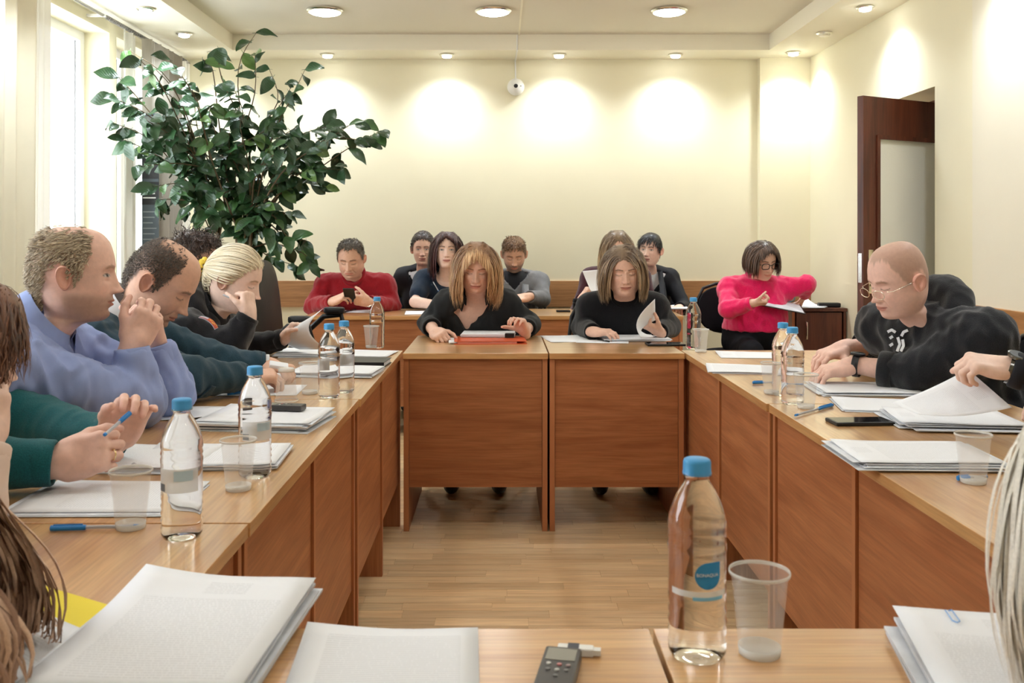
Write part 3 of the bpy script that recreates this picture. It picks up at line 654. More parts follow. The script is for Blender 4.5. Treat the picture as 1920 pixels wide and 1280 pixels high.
def fabric(name, col, kind='knit'):
    a = dict(knit=dict(rough=.9, spec=.15, bump=.55, bscale=330, var=.22, vscale=260, sheen=.25), wool=dict(rough=.85, spec=.2, bump=.35, bscale=600, var=.25, vscale=420, sheen=.15),
             cotton=dict(rough=.75, spec=.25, bump=.15, bscale=700, var=.05, vscale=14, sheen=.1), fleece=dict(rough=.95, spec=.08, bump=.5, bscale=420, var=.3, vscale=380, sheen=.35),
             smooth=dict(rough=.7, spec=.3, bump=.08, bscale=400, var=.06, vscale=20), fuzzy=dict(rough=.95, spec=.1, bump=.8, bscale=260, var=.14, vscale=240, sheen=.5))[kind]
    return pmat(name, col, **a)
def hair_build(style, P, info, up, c1, c2, rng, root=None, par=None):
    par = par or {}; cen = np.array([0, -.006, .008]); rad = np.array([.081, .103, .114]); VV, FF, LI, TT = [], [], [], []; b = 0; nl = 0
    def add(V, F, li, t):
        nonlocal b, nl
        VV.append(V); FF.append(F+b); LI.append(li+nl); TT.append(t); b += len(V); nl += (li.max()+1) if len(li) else 0
    hl = par.get('hl', 'normal'); V, F, N = cap_mesh(P, info, hl, par.get('cap', .003), .0006); 
    if hl != 'bald': add(V, F, np.zeros(len(V), int), np.full(len(V), .12))
    face = par.get('face', .060)
    if style == 'short':
        n = int(par.get('n', 1300)*2.6); r = scalp_roots(P, info, hl, n, rng); out = nrm((r-cen)/rad**2); fl = np.array(par.get('flow', (0, .5, -.2)))
        d = nrm(out*par.get('lift', .25)+fl+rng.normal(0, .25, (n, 3))+np.stack([np.sign(r[:, 0])*.1*np.ones(n), 0*r[:, 0], -.5*(r[:, 2] < .05)], 1))
        L = rng.uniform(.6, 1.2, n)*par.get('len', .024)*np.where(r[:, 2] > .06, 1.25, .8); add(*locks(r+out*.004, d, L, up, rng.uniform(.0009, .0018, n)*par.get('wid', 1), par.get('grav', 3), cen, rad, par.get('seg', 3), rng=rng, wave=par.get('wave', .0), wfreq=9))
    if style in ('bob', 'long'):
        n = int(par.get('n', 620)*1.9); r = scalp_roots(P, info, 'normal', n, rng); pt = par.get('part', 0.0); sx = np.sign(r[:, 0]-pt); sx[sx == 0] = 1
        topw = sstep(.02, .10, r[:, 2]); d = np.stack([sx*(.35+.65*topw), -.25*np.ones(n)-par.get('back', .1), .15*topw-.5*(1-topw)], 1)+rng.normal(0, .10, (n, 3)); ze = par.get('end', -.17)
        L = np.maximum(r[:, 2]-ze+.055*topw, .05)*rng.uniform(.90, 1.06, n); L = np.where(r[:, 1] > .05, L*par.get('frontlen', .97), L)
        V, F, li, t = locks(r, d, L, up, rng.uniform(.0020, .0044, n)*par.get('wid', 1), par.get('grav', 26), cen, rad+par.get('vol', .006), par.get('seg', 11), wave=par.get('wave', .004), wfreq=par.get('wf', 7), rng=rng, curlin=par.get('curlin', .12), coll=[(np.array([0, -.03, -.15]), .070)])
        m = (V[:, 1] > -.0) & (V[:, 2] < .062); lim = face*sstep(.068, .03, V[:, 2]); V[:, 0] = np.where(m & (np.abs(V[:, 0]) < lim), np.sign(V[:, 0]+1e-6)*(lim+.4*(np.abs(V[:, 0])-lim)+.012*(li % 7)/7), V[:, 0]); add(V, F, li, t)
        if not par.get('bangs'):
            n = 320; x_ = rng.uniform(-.052, .052, n); r = np.stack([x_, .062-6*x_**2, .088-7*x_**2], 1)+rng.normal(0, .002, (n, 3)); sx = np.sign(x_-pt); d = np.stack([sx*(.55+6*np.abs(x_-pt)), np.full(n, -.35), np.full(n, .35)], 1)+rng.normal(0, .08, (n, 3)); L = (r[:, 2]-ze+.06)*rng.uniform(.85, 1.0, n)
            V, F, li, t = locks(r, d, L, up, rng.uniform(.0018, .0036, n), par.get('grav', 26), cen, rad+.002, par.get('seg', 11), wave=par.get('wave', .004), wfreq=par.get('wf', 7), rng=rng, curlin=par.get('curlin', .12), coll=[(np.array([0, -.03, -.15]), .070)])
            m = (V[:, 1] > -.0) & (V[:, 2] < .062); lim = face*sstep(.068, .03, V[:, 2]); V[:, 0] = np.where(m & (np.abs(V[:, 0]) < lim), np.sign(V[:, 0]+1e-6)*(lim+.4*(np.abs(V[:, 0])-lim)+.012*(li % 7)/7), V[:, 0]); add(V, F, li, t)
        if par.get('bangs'):
            n = 330; r = np.stack([rng.uniform(-.058, .058, n), rng.uniform(.03, .055, n), np.full(n, .10)], 1); r[:, 2] = .112-.5*np.abs(r[:, 0])-.25*(r[:, 1]-.03)
            d = np.stack([r[:, 0]*par.get('bspread', 4), np.full(n, 1.0), np.full(n, -.05)], 1)+rng.normal(0, .06, (n, 3)); L = rng.uniform(.9, 1.1, n)*par['bangs']*(1+1.6*np.abs(r[:, 0])/.06*.35)
            add(*locks(r, d, L, up, rng.uniform(.0015, .0032, n), 24, cen, rad+.004, 10, rng=rng))
    if style == 'pony':
        n = 1300; r = scalp_roots(P, info, 'normal', n, rng); tie = np.array(par.get('tie', (0, -.115, .012))); d = tie-r; d = nrm(d); L = np.linalg.norm(tie-r, axis=1)*1.22
        V, F, li, t = locks(r, d, L, up, rng.uniform(.0015, .003, n), 0, cen, rad+.009, 12, rng=rng, attract=tie)
        tw = sstep(.45, 1.0, t)[:, None]; V = V*(1-tw*.8)+(tie+(V-tie)*.35)*tw*.8; add(V, F, li, t)
        n = 220; r = tie+rng.normal(0, .009, (n, 3)); d = np.array(par.get('taild', (0, -.6, -.6)))+rng.normal(0, .22, (n, 3)); L = rng.uniform(.7, 1.15, n)*par.get('tail', .14)
        add(*locks(r, d, L, up, rng.uniform(.0016, .0034, n), 14, cen, rad, 11, wave=.010, wfreq=6, rng=rng, coll=[(np.array([0, -.03, -.16]), .085)]))
    if style == 'bun':
        n = 900; r = scalp_roots(P, info, 'normal', n, rng); tie = np.array((0, -.112, -.005)); d = nrm(tie-r); L = np.linalg.norm(tie-r, axis=1)*1.05
        add(*locks(r, d, L, up, rng.uniform(.002, .0035, n), 0, cen, rad+.007, 12, rng=rng, attract=tie))
    V = np.concatenate(VV); F = np.concatenate(FF); li = np.concatenate(LI); t = np.concatenate(TT)
    lr = rng.uniform(0, 1, li.max()+1); c1, c2 = np.array(c1), np.array(c2); col = c1+(c2-c1)*lr[li][:, None]
    if root is not None: w_ = (1-sstep(.05, .5, t))[:, None]*.85; col = col*(1-w_)+np.array(root)*w_
    return V, F, col
def ik(S, W, l1, l2, pole):
    d = W-S; L = np.linalg.norm(d); u = d/L
    if L > (l1+l2)*.985: f = L/(l1+l2)/.985; l1 *= f; l2 *= f
    a = (l1*l1-l2*l2+L*L)/(2*L); h = math.sqrt(max(l1*l1-a*a, 1e-6)); p = np.asarray(pole, float); p = nrm(p-u*(p@u)); return S+u*a+p*h
def obj_at(name, V, F, base, mat, parent, col=None, smooth=True):
    me = mesh_np(name, V-base, F, smooth, col, [mat]); return link(name, me, parent)
PEOPLE = {}
def shirt_collar(I, mat, op=22, dz=.045, k=1.0, name='collar'):
    NB, RT, base = I['NB'], I['RT'], I['base']; th = np.radians(np.linspace(op, 360-op, 48)); fr_ = np.exp(-(np.minimum(th, 2*np.pi-th)/.62)**2); bk = .5-.5*np.cos(th)
    prof = [(.076, -.020, 0), (.072, .014, 0), (.070, .036, 0), (.074, .041, 0), (.087, .018, .006), (.104, -.016, .026)]
    G_ = np.array([NB+np.stack([(r_*k+x_*fr_*.6)*np.sin(th), (r_*k+x_*fr_*.8)*np.cos(th)-.022, dz+z_-.050*(1-bk)-x_*fr_*1.7], 1)@RT.T-base for r_, z_, x_ in prof])
    b = MB(); b.grid(G_, thick=.0018); return b.build(name, mat, I['root'])
def person(key, label, head, face, pitch=0, roll=0, tface=None, fem=False, hs=None, skin=(.55, .33, .23), brow=(.05, .035, .025), eyes='down', lipc=None, hair=None, shape=None, stubble=None, buzz=None, hl='normal',
           top=None, sleeve='long', R=None, L=None, lower=lin(28, 28, 32), lean=None, build=1.0, hres=.0045, tres=.0102, neckline=None, breast=None, sw=None, group=None, torso=.50, belly=0.0, pelvis=None, legs=True, shoulder_up=0.0, fat=0, cut_top=None, under=None, knees=None, age=0, neckfwd=.0, blush=.15):
    rng = np.random.default_rng(abs(hash(key)) % 9999 if False else sum(map(ord, key))*7)
    hs = hs or (.955 if fem else 1.0); tface = face if tface is None else tface
    lipc = lipc or (np.array(skin)*np.array([.95, .55, .52])); Rh = frame(face, pitch, roll)
    head = np.asarray(head, float); ln = 8 if lean is None else lean; Rt = frame(tface, ln)
    nt = head+Rh@(np.array([0, -.022, -.095])*hs); NB = nt+Rt@np.array([0, -.018+neckfwd, -.088])
    bf = -frame(tface)[:, 1]
    if pelvis is None:
        dz = NB[2]-.555; hx = math.sqrt(max(torso**2-dz**2, .0004)) if dz < torso else .04; PV = np.array([NB[0], NB[1], .555])+bf*hx
    else: PV = np.asarray(pelvis, float)
    base = np.array([PV[0], PV[1], 0.]); spine = nrm(NB-PV); rt = frame(tface)[:, 0]; fwd = nrm(np.cross(spine, rt)); RT = np.stack([rt, fwd, spine], 1)
    root = empty('person', base, label, 'person', group)
    info_out = dict(root=root, base=base, NB=NB, RT=RT, PV=PV, Rh=Rh, head=head, hs=hs)
    # ---- skin: head
    sh = dict(fem=fem, fat=fat, age=age); sh.update(shape or {}); P, info = head_grid(eyes=eyes, **sh)
    col = face_colors(P, info, skin, brow, eyes, lipc, stubble, buzz, hl, fem, blush, age)
    pw = (sstep(13.0, 17.5, info['t']))[..., None]; Ph = head+(P*hs)@Rh.T; nbl = np.array([0, -.032, -.190]); Pn = NB+((P-nbl)*hs)@RT.T
    W_ = Ph*(1-pw)+Pn*pw; SV = [W_.reshape(-1, 3)]; SF = [HF[:, ::-1]]; SC = [col.reshape(-1, 3)]; nb = len(SV[0])
    def addskin(V, F, c=None):
        nonlocal nb
        SV.append(V); SF.append(F+nb); SC.append(np.tile(np.array(skin) if c is None else c, (len(V), 1)) if (c is None or np.ndim(c) == 1) else c); nb += len(V)
    for sd in (-1, 1):
        V, F = ear_mesh(sd, 1.0); dd = np.abs(V[:, 0])-.0705; cc = np.array(skin)*np.array([1.02, .86, .82]); addskin(head+(V*hs)@Rh.T, F, cc)
    # ---- skeleton
    sw = sw or (.150 if fem else .172)*build; sj = {}
    for sd, nm in ((1, 'R'), (-1, 'L')): sj[nm] = NB+RT@np.array([sd*sw, -.012, -.050+shoulder_up])
    l1, l2 = (.265, .235) if fem else (.295, .255); hsn = .90 if fem else 1.02; arms = {}
    for nm, sp, sd in (('R', R, 1), ('L', L, -1)):
        sp = sp or {}
        wr = np.asarray(sp['w'], float) if 'w' in sp else sj[nm]+RT@np.array([sd*.06, .12, -.42]); el = np.asarray(sp['e'], float) if 'e' in sp else ik(sj[nm], wr, l1, l2, sp.get('pole', RT@np.array([sd*.6, -.3, -1.0])))
        d = np.asarray(sp['d'], float) if 'd' in sp else wr-el; n = np.asarray(sp.get('n', (0, 0, -1)), float)
        arms[nm] = (wr, el, nrm(d), n, sp)
    # ---- torso volumes
    g = 1.0*build; mid = lambda f, y=0, x=0, z=0: PV+(NB-PV)*f+RT@np.array([x, y, z]); wf = .93 if fem else 1.0
    def torso_prims(e):
        q = [ell(mid(.02), (.172*g+e, .125*g+e, .125+e), RT, .05), ell(mid(.33, .012+belly*.4), ((.150+belly*.5)*g*wf+e, (.112+belly)*g+e, .17+e), RT, .07), ell(mid(.70, .0), (.158*g*wf+e, .108*g+e, .165+e), RT, .06),
             cone(sj['R']+RT@np.array([-.03, 0, -.0]), sj['L']+RT@np.array([.03, 0, -.0]), .058*g+e, None, .05), cone(NB+RT@np.array([0, -.022, -.012 if top.get('collar') != 'shirt' and not neckline else -.045]), NB+RT@np.array([0, -.02, -.075]), .054+e, .075+e, .04)]
        for sd, nm in ((1, 'R'), (-1, 'L')): q.append(cone(NB+RT@np.array([sd*.050, -.028, -.016]), sj[nm]+RT@np.array([0, -.005, .004]), .042+e, .050*g+e, .045))
        br = (.052 if fem else 0) if breast is None else breast
        if br:
            for sd in (-1, 1): q.append(ell(mid(.60, .075, sd*.075), (br*1.25+e, br*1.05+e, br*1.3+e), RT, .05))
        return q
    def arm_prims(e, nm, frac=1.0):
        wr, el, d, n, sp = arms[nm]; S = sj[nm]; q = [cone(S, el, (.056 if not fem else .050)*g+e, (.045 if not fem else .041)*g+e, .035)]
        if frac > 0: q.append(cone(el, el+(wr-nrm(wr-el)*.012-el)*frac, (.0455 if not fem else .041)*g+e, ((.046 if not fem else .041)*(1-frac)+(.031 if not fem else .028)*frac)+e*1.1, .02))
        return q
    # ---- skin: hands with forearms (fine), torso and upper arms (coarse)
    for nm, rg in (('R', True), ('L', False)):
        wr, el, d, n, sp = arms[nm]
        if sp.get('none'): continue
        pr, tips = hand_prims(wr, d, n, rg, sp.get('curl', 'relax'), sp.get('thumb', (35, 20, 20)), hsn*sp.get('sc', 1.0), sp.get('spread', 4), sp.get('per'), fore=None)
        fl = 0 if sleeve == 'long' else 1
        ua = nrm(wr-el); pr.insert(0, cone(el if fl else wr-ua*.09, wr-ua*.004, (.043 if not fem else .039)*(1 if fl else .66), .0255*hsn, .02)); V, Q, _ = organic(pr, hres, 1)
        c = np.tile(np.array(skin), (len(V), 1)); 
        for tp in tips: w_ = np.exp(-(np.linalg.norm(V-tp, axis=1)/.016)**2)[:, None]*.35; c = c*(1-w_)+np.array(skin)*np.array([1.0, .74, .70])*w_
        addskin(V, Q, c); info_out['tips'+nm] = tips
    pr = torso_prims(-.013)
    for nm in 'RL': pr += arm_prims(-.012, nm, 1.0 if sleeve == 'long' else .9)[:1 if sleeve != 'short' else 2]
    V, Q, _ = organic(pr, .021 if not (neckline or cut_top) else .013, 1); addskin(V, Q)
    SVc = np.concatenate(SV); SFc = np.concatenate(SF); SCc = np.concatenate(SC)
    body = obj_at('body', SVc, SFc, base, M_skin, root, SCc)
    # ---- clothes
    pr = torso_prims(.010)
    fr = dict(long=1.0, mid=.55, elbow=.25, short=0)[sleeve]
    for nm in 'RL':
        if sleeve == 'short':
            wr, el, d, n, sp = arms[nm]; S = sj[nm]; pr.append(cone(S, S+(el-S)*.62, .064*g, .058*g, .035))
        else: pr += arm_prims(.010, nm, fr)
    if sleeve != 'short':
        for nm in 'RL':
            wr, el, d, n, sp = arms[nm]
            if sp.get('none'): continue
            e = el+(wr-nrm(wr-el)*.012-el)*fr; u = nrm(e-el); pr.append(cut(rbox(e+u*.045, np.array([.07, .045, .07]), np.stack([nrm(np.cross(u, [.3, .2, .9])), u, np.cross(nrm(np.cross(u, [.3, .2, .9])), u)], 1), .004, .001)))
    if neckline == 'v': pr.append(cut(rbox(NB+RT@np.array([0, .10, .0]), (.050, .10, .115), RT@np.array([[math.cos(.785), 0, -math.sin(.785)], [0, 1, 0], [math.sin(.785), 0, math.cos(.785)]]), .004, .001)))
    if neckline == 'scoop': pr.append(cut(ell(NB+RT@np.array([0, .045, .03]), (.085, .095, .075), RT, .001)))
    if cut_top: pr += [cut(x) for x in cut_top(NB, RT, mid)]
    V, Q, G = organic(pr, tres, 1, top.get('wr', .0035), top.get('wsc', (26, 26, 17)))
    tp = obj_at(top.get('name', 'sweater'), V, Q, base, top['mat'], root); info_out['G'] = G; info_out['wr'] = top.get('wr', .0035)
    if top.get('lab'): tp['label'] = top['lab']
    if under:
        pr = torso_prims(.001); V, Q, _ = organic(pr, .012, 1); obj_at(under[0], V, Q, base, under[1], root)
    for nm in 'RL':                                      # cuffs
        wr, el, d, n, sp = arms[nm]
        if sleeve == 'short' or sp.get('none'): continue
        e = el+(wr-nrm(wr-el)*.012-el)*fr; u = nrm(e-el); r0 = ((.0455 if not fem else .041)*(1-fr)+(.031 if not fem else .028)*fr)*(g if fr < 1 else 1)+.012
        MBc = MB(); cl = top.get('cuff', .03); MBc.lathe([(r0-.006, -cl), (r0+.001, -cl+.002), (r0+.002, -cl/2), (r0+.001, -.002), (r0-.002, .002), (r0-.006, .0), (r0-.007, -cl)], 24, c=e+u*.006-base, axis=u, cap=False); MBc.build('cuff', top.get('cmat', top['mat']), root, sharp=False)
    # ---- neck rib / collar ring
    if top.get('collar') == 'crew':
        th = np.linspace(0, 2*np.pi, 40, endpoint=False); rx, ry = .069*hs, .072*hs; pts = NB+np.stack([rx*np.sin(th), ry*np.cos(th)-.022, .048-.028*np.cos(th)], 1)@RT.T-base
        MB().tube(pts, top.get('crad', .012), 10, closed=True).build('collar', top.get('colmat', top['mat']), root)
    if top.get('collar') == 'turtle':
        th = np.linspace(0, 2*np.pi, 40, endpoint=False); b = MB(); rings = [NB+np.stack([r_*np.sin(th), r_*np.cos(th)-.022, z_-.016*np.cos(th)], 1)@RT.T-base for r_, z_ in ((.090, .01), (.079, .035), (.074, .062), (.069, .066), (.066, .03))]
        G_ = np.array(rings); G_ = np.concatenate([G_, G_[:, :1]], 1); b.grid(G_); b.build('collar', top['mat'], root)
    if top.get('collar') == 'shirt': shirt_collar(info_out, top.get('colmat', top['mat']), top.get('open', 22), top.get('cz', .045))
    # ---- lower body
    if legs:
        lm = pmat('trousers_'+key, lower, .85, spec=.15, bump=.3, bscale=400, var=.12, vscale=200); hipw = .085*build; pr = [ell(PV+np.array([0, 0, -.03]), (.165*g, .13*g, .10), frame(tface), .05)]; ff = frame(tface)[:, 1]
        if cut_top and not under: pr += [ell(mid(.10), ((.155+belly*.5)*g*wf+.004, (.118+belly)*g+.004, .16), RT, .05), ell(mid(.33, .012+belly*.4), ((.150+belly*.5)*g*wf+.004, (.112+belly)*g+.004, .17), RT, .05), cut(rbox(PV+np.array([0, 0, .40]), (.5, .5, .24), np.eye(3), .003, .001))]
        for sd in (-1, 1):
            hp = PV+rt*sd*hipw+np.array([0, 0, -.035]); kn = hp+ff*.40+rt*sd*.03+np.array([0, 0, -.01]) if knees is None else np.asarray(knees[0 if sd > 0 else 1]); an = np.array([kn[0], kn[1], .10])-ff*.06
            pr += [cone(hp, kn, .083*g, .062*g, .04), cone(kn, an, .060*g, .045, .03)]
            q = [ell(an+ff*.07+np.array([0, 0, -.055]), (.042, .135, .043), frame(tface), .02), cone(an+np.array([0, 0, .01]), an+np.array([0, 0, -.05]), .042, .046, .02), cut(rbox(np.array([an[0], an[1], -.1]), (.3, .3, .102), np.eye(3), .001, .001))]
            V, Q, _ = organic(q, .015, 1); V[:, 2] = np.maximum(V[:, 2], .003); obj_at('shoe', V, Q, base, M_sole, root)
        V, Q, _ = organic(pr, .013 if key == 'p_pink' else .021, 1, .003); obj_at('trousers', V, Q, base, lm, root)
    # ---- hair
    if hair:
        V, F, hc = hair_build(hair['style'], P, info, Rh.T@np.array([0, 0, 1.]), hair['c1'], hair['c2'], rng, hair.get('root'), hair)
        V = head+(V*hs)@Rh.T
        if 'post' in hair: V = hair['post'](V)
        me = mesh_np('hair', V-base, F, True, hc, [M_hair]); ho = link('hair', me, root)
        if hair.get('lab'): ho['label'] = hair['lab']
    info_out.update(arms=arms, sj=sj, mid=mid, skin=skin); PEOPLE[key] = info_out; return info_out
def surf_patch(I, name, mat, uvgrid, thick=.002, off=.003, depth=.35):
    """patch of cloth: uvgrid (a,b,2) in torso coords (x right, z up from the neck base), projected from the front on to the garment"""
    uv = np.asarray(uvgrid, float); O = I['NB']+np.stack([uv[..., 0], np.full(uv.shape[:2], depth), uv[..., 1]], -1)@I['RT'].T; Pm = march(I['G'], O, np.broadcast_to(-I['RT'][:, 1], O.shape), off+I['wr']*.6, depth+.25)
    return MB().grid(Pm-I['base'], thick=thick).build(name, mat, I['root'])
def strip(pts, wid, n=14, m=4):                           # centre line pts with widths -> uv grid
    P = np.array(pts, float); t = np.linspace(0, len(P)-1, n); q = np.stack([np.interp(t, range(len(P)), P[:, k]) for k in range(2)], 1); w_ = np.interp(t, range(len(P)), wid); T_ = nrm(np.gradient(q, axis=0)); N_ = np.stack([-T_[:, 1], T_[:, 0]], 1)
    return q[:, None]+N_[:, None]*(w_[:, None]*np.linspace(-.5, .5, m)[None])[..., None]
def lapels(I, mat, top=-.0, low=-.26, w=.06):
    for sd in (-1, 1): surf_patch(I, 'lapel', mat, strip([(sd*.070, .035), (sd*.075, -.03), (sd*.058, -.12), (sd*.022, low)], (.035, w, w*.9, .012)), thick=.004, off=.004)
def head_tube(I, pts, r, n=6): return I['head']+(np.asarray(pts)*I['hs'])@I['Rh'].T-I['base']
def glasses(I, mat, lens_w=.048, lens_h=.036, r=.0016, glassmat=None, y=.110, z=-.004, sq=2.6):
    b = MB(); th = np.linspace(0, 2*np.pi, 36, endpoint=False)
    for sd in (-1, 1):
        c = np.cos(th); s = np.sin(th); x = sd*.034+lens_w/2*np.sign(c)*np.abs(c)**(2/sq); zz = z+lens_h/2*np.sign(s)*np.abs(s)**(2/sq); yy = y-.25*(np.abs(x)-.01)**1*.35
        b.tube(head_tube(I, np.stack([x, yy, zz], 1), r), r, 6, closed=True)
        b.tube(head_tube(I, [(sd*(.034+lens_w/2), y-.018, z+.008), (sd*.074, y-.03, z+.008), (sd*.080, .03, z+.010), (sd*.079, -.012, z+.012), (sd*.077, -.028, z-.008)], r), r*.9, 6)
    b.tube(head_tube(I, [(-.011, y-.001, z+.006), (0, y+.002, z+.009), (.011, y-.001, z+.006)], r), r, 6); return b.build('glasses', mat, I['root'])
def wristwatch(I, nm, strap, face_m, back=.012, sc=1.0, rad=.031):
    wr, el, d, n, sp = I['arms'][nm]; u = nrm(wr-el); c = wr-u*back; n = nrm(n-u*(n@u)); a = nrm(-n); t = np.cross(u, a); th = np.linspace(0, 2*np.pi, 32, endpoint=False); b = MB()
    rr = rad*sc; b.tube(c+(np.outer(np.cos(th), t)*rr*1.05+np.outer(np.sin(th), a)*rr*.95)-I['base'], .004, 8, closed=True, flat=(2.4, .7) if False else None); 
    G_ = np.array([[c+u*s_+(t*math.cos(q)*rr*1.06+a*math.sin(q)*rr*.96)-I['base'] for q in list(th)+[th[0]]] for s_ in (-.010, .010)]); b.grid(G_, thick=.003); o = b.build('watch', strap, I['root'])
    MB().lathe([(0, .001), (.020*sc, .001), (.0205*sc, .007), (.017*sc, .009)], 28, c=c+a*rr*.93-I['base'], axis=a).build('watch_case', strap, o); MB().lathe([(0, .0093), (.0165*sc, .0093), (.0168*sc, .008)], 28, c=c+a*rr*.93-I['base'], axis=a, cap=False).build('watch_dial', face_m, o)
# ================================================================ people
SK_pale = lin(238, 204, 186); SK_mid = lin(230, 188, 166); SK_tan = lin(222, 177, 151); SK_red = lin(234, 192, 174)
M_white_cloth = fabric('white_cloth', lin(226, 228, 232), 'cotton')
# -- woman in the black blouse behind the orange folder
I = person('p_blouse', 'woman with reddish blonde fringe in a black blouse looking down at her desk', U(893, 500, Y=4.58), 180, 20, -2, fem=True, skin=SK_mid, brow=lin(110, 74, 50), lipc=lin(190, 110, 96), fat=.05, shape=dict(jaw=1.08, cheek=.8, wx=1.07, nose=.92),
       hair=dict(style='bob', c1=lin(166, 116, 74), c2=lin(240, 200, 152), root=lin(120, 82, 56), end=-.155, bangs=.066, n=760, wave=.013, wf=6, vol=.004, back=.1, curlin=.18, frontlen=.86, face=.059),
       top=dict(name='blouse', mat=fabric('black_blouse', lin(34, 36, 38), 'cotton'), wr=.008, collar='shirt', open=40, cuff=.02), sleeve='mid', neckline='v', build=1.0, sw=.148, breast=.066, belly=.03, lean=10,
       R=dict(w=U(815, 622, Y=4.44), e=U(806, 600, Y=4.72)+np.array([-.005, 0, -.015]), d=(.35, -.75, -.12), n=(.5, .1, -.85), curl='grip', thumb=(30, 30, 30)), L=dict(w=U(984, 622, Y=4.47), e=U(994, 602, Y=4.72)+np.array([-.004, 0, -.015]), d=(-.25, -.35, .55), n=(-.55, -.75, -.2), curl='half', thumb=(40, 20, 20), spread=7))
th = np.linspace(0, 2*np.pi, 20, endpoint=False)
# -- woman in the plain black sweater
I = person('p_bob', 'woman with a brown blonde bob in a plain black sweater turning a page', U(1170, 505, Y=4.55), 182, 14, 3, fem=True, skin=SK_mid, brow=lin(92, 66, 52), lipc=lin(176, 102, 90), fat=.07, shape=dict(jaw=1.1, cheek=.9, wx=1.09, nose=.92), age=.4,
       hair=dict(style='bob', c1=lin(96, 74, 56), c2=lin(196, 166, 130), root=lin(92, 74, 58), end=-.125, n=640, wave=.004, vol=.006, part=.012, curlin=.16, back=.35, face=.062, frontlen=.95),
       top=dict(name='sweater', mat=fabric('black_knit', lin(22, 23, 27), 'knit'), wr=.003, collar='crew', crad=.008), build=1.06, breast=.07, belly=.03, lean=10,
       R=dict(w=U(1112, 622, Y=4.46), e=U(1092, 612, Y=4.74), d=(.75, -.45, .02), n=(.1, .1, -.95), curl='relax', thumb=(25, 20, 20)), L=dict(w=U(1236, 622, Y=4.46), e=U(1256, 612, Y=4.74), d=(-.55, -.25, .30), n=(-.4, -.1, .6), curl='grip', thumb=(20, 25, 30)))
# -- man in the red sweater
I = person('p_red', 'man in a red knitted sweater looking at the phone in his hands', U(658, 484, Y=6.22), 183, 22, 0, skin=SK_tan, brow=lin(70, 50, 40), fat=.05, shape=dict(jaw=1.12, wx=1.09), hair=dict(style='short', c1=lin(66, 58, 50), c2=lin(126, 114, 100), hl='recede', len=.012, cap=.003, flow=(0, .6, 0), lift=.15), stubble=(*lin(150, 110, 92), .3), age=.8,
       top=dict(name='sweater', mat=fabric('red_knit', lin(150, 24, 34), 'knit'), wr=.007, collar='crew', crad=.014, cuff=.04), build=1.13, sw=.20, belly=.03, lean=16, hres=.005,
       R=dict(w=U(624, 565, Y=6.06), e=U(588, 574, Y=6.32), d=(.75, -.25, .35), n=(.4, .4, -.7), curl='half', thumb=(20, 20, 20)), L=dict(w=U(692, 566, Y=6.06), e=U(734, 574, Y=6.32), d=(-.85, -.10, .16), n=(-.05, .75, .45), curl='grip', thumb=(20, 20, 20)))
wristwatch(I, 'L', pmat('watch_steel', (.7, .62, .5), .3, 1), pmat('watch_face_tan', lin(120, 96, 70), .3), .004, .9)
# -- dark blazer woman by the wall
vcut = lambda w_, dn: (lambda NB, RT, mid: [rbox(NB+RT@np.array([0, .13, .02]), (w_, .115, dn), RT@np.array([[math.cos(.785), 0, -math.sin(.785)], [0, 1, 0], [math.sin(.785), 0, math.cos(.785)]]), .004, .001)])
M_blaz = fabric('black_blazer', lin(30, 31, 36), 'smooth')
I = person('p_blazer', 'woman with tied back dark hair in a black blazer and white top by the wall', U(793, 466, Y=6.82), 178, 4, 0, fem=True, skin=SK_mid, brow=lin(60, 42, 34), eyes='open', lipc=lin(170, 92, 84), hair=dict(style='bun', cap=.005, c1=lin(42, 32, 28), c2=lin(66, 50, 42)),
       top=dict(name='blazer', mat=M_blaz, wr=.003), cut_top=vcut(.085, .085), under=('white_top', M_white_cloth), hres=.006, tres=.011)
lapels(I, M_blaz)
# -- woman in the navy dress
I = person('p_navy', 'woman with a dark auburn bob in a navy short sleeved top with folded arms', U(838, 468, Y=6.36), 178, 0, 0, fem=True, skin=SK_pale, brow=lin(60, 42, 36), eyes='open', lipc=lin(180, 100, 92), fat=.05, hs=1.0, shape=dict(wx=1.05, cheek=.8, nose=.9),
       hair=dict(style='bob', c1=lin(44, 24, 26), c2=lin(88, 48, 44), end=-.185, n=380, wid=1.3, bangs=.055, vol=.004, wave=.006, curlin=.08, back=.15), top=dict(name='dress', mat=fabric('navy_cloth', lin(34, 48, 66), 'wool'), wr=.003), sleeve='short', neckline='scoop', build=1.06, lean=10, hres=.0055,
       R=dict(w=U(838, 574, Y=6.16), e=U(778, 566, Y=6.26), d=(.9, 0, 0), n=(0, .2, -.9)), L=dict(w=U(846, 568, Y=6.12), e=U(896, 566, Y=6.28), d=(-.9, -.05, 0), n=(0, .2, -.9)))
th = np.linspace(-.62*np.pi, .62*np.pi, 28); c = I['NB']+np.stack([.082*np.sin(th), .072*np.cos(th)-.0, .008-.060*np.cos(th)], 1)@I['RT'].T-I['base']; MB().tube(c, .0028, 6).build('necklace', pmat('gold', (.85, .68, .38), .25, 1), I['root'])
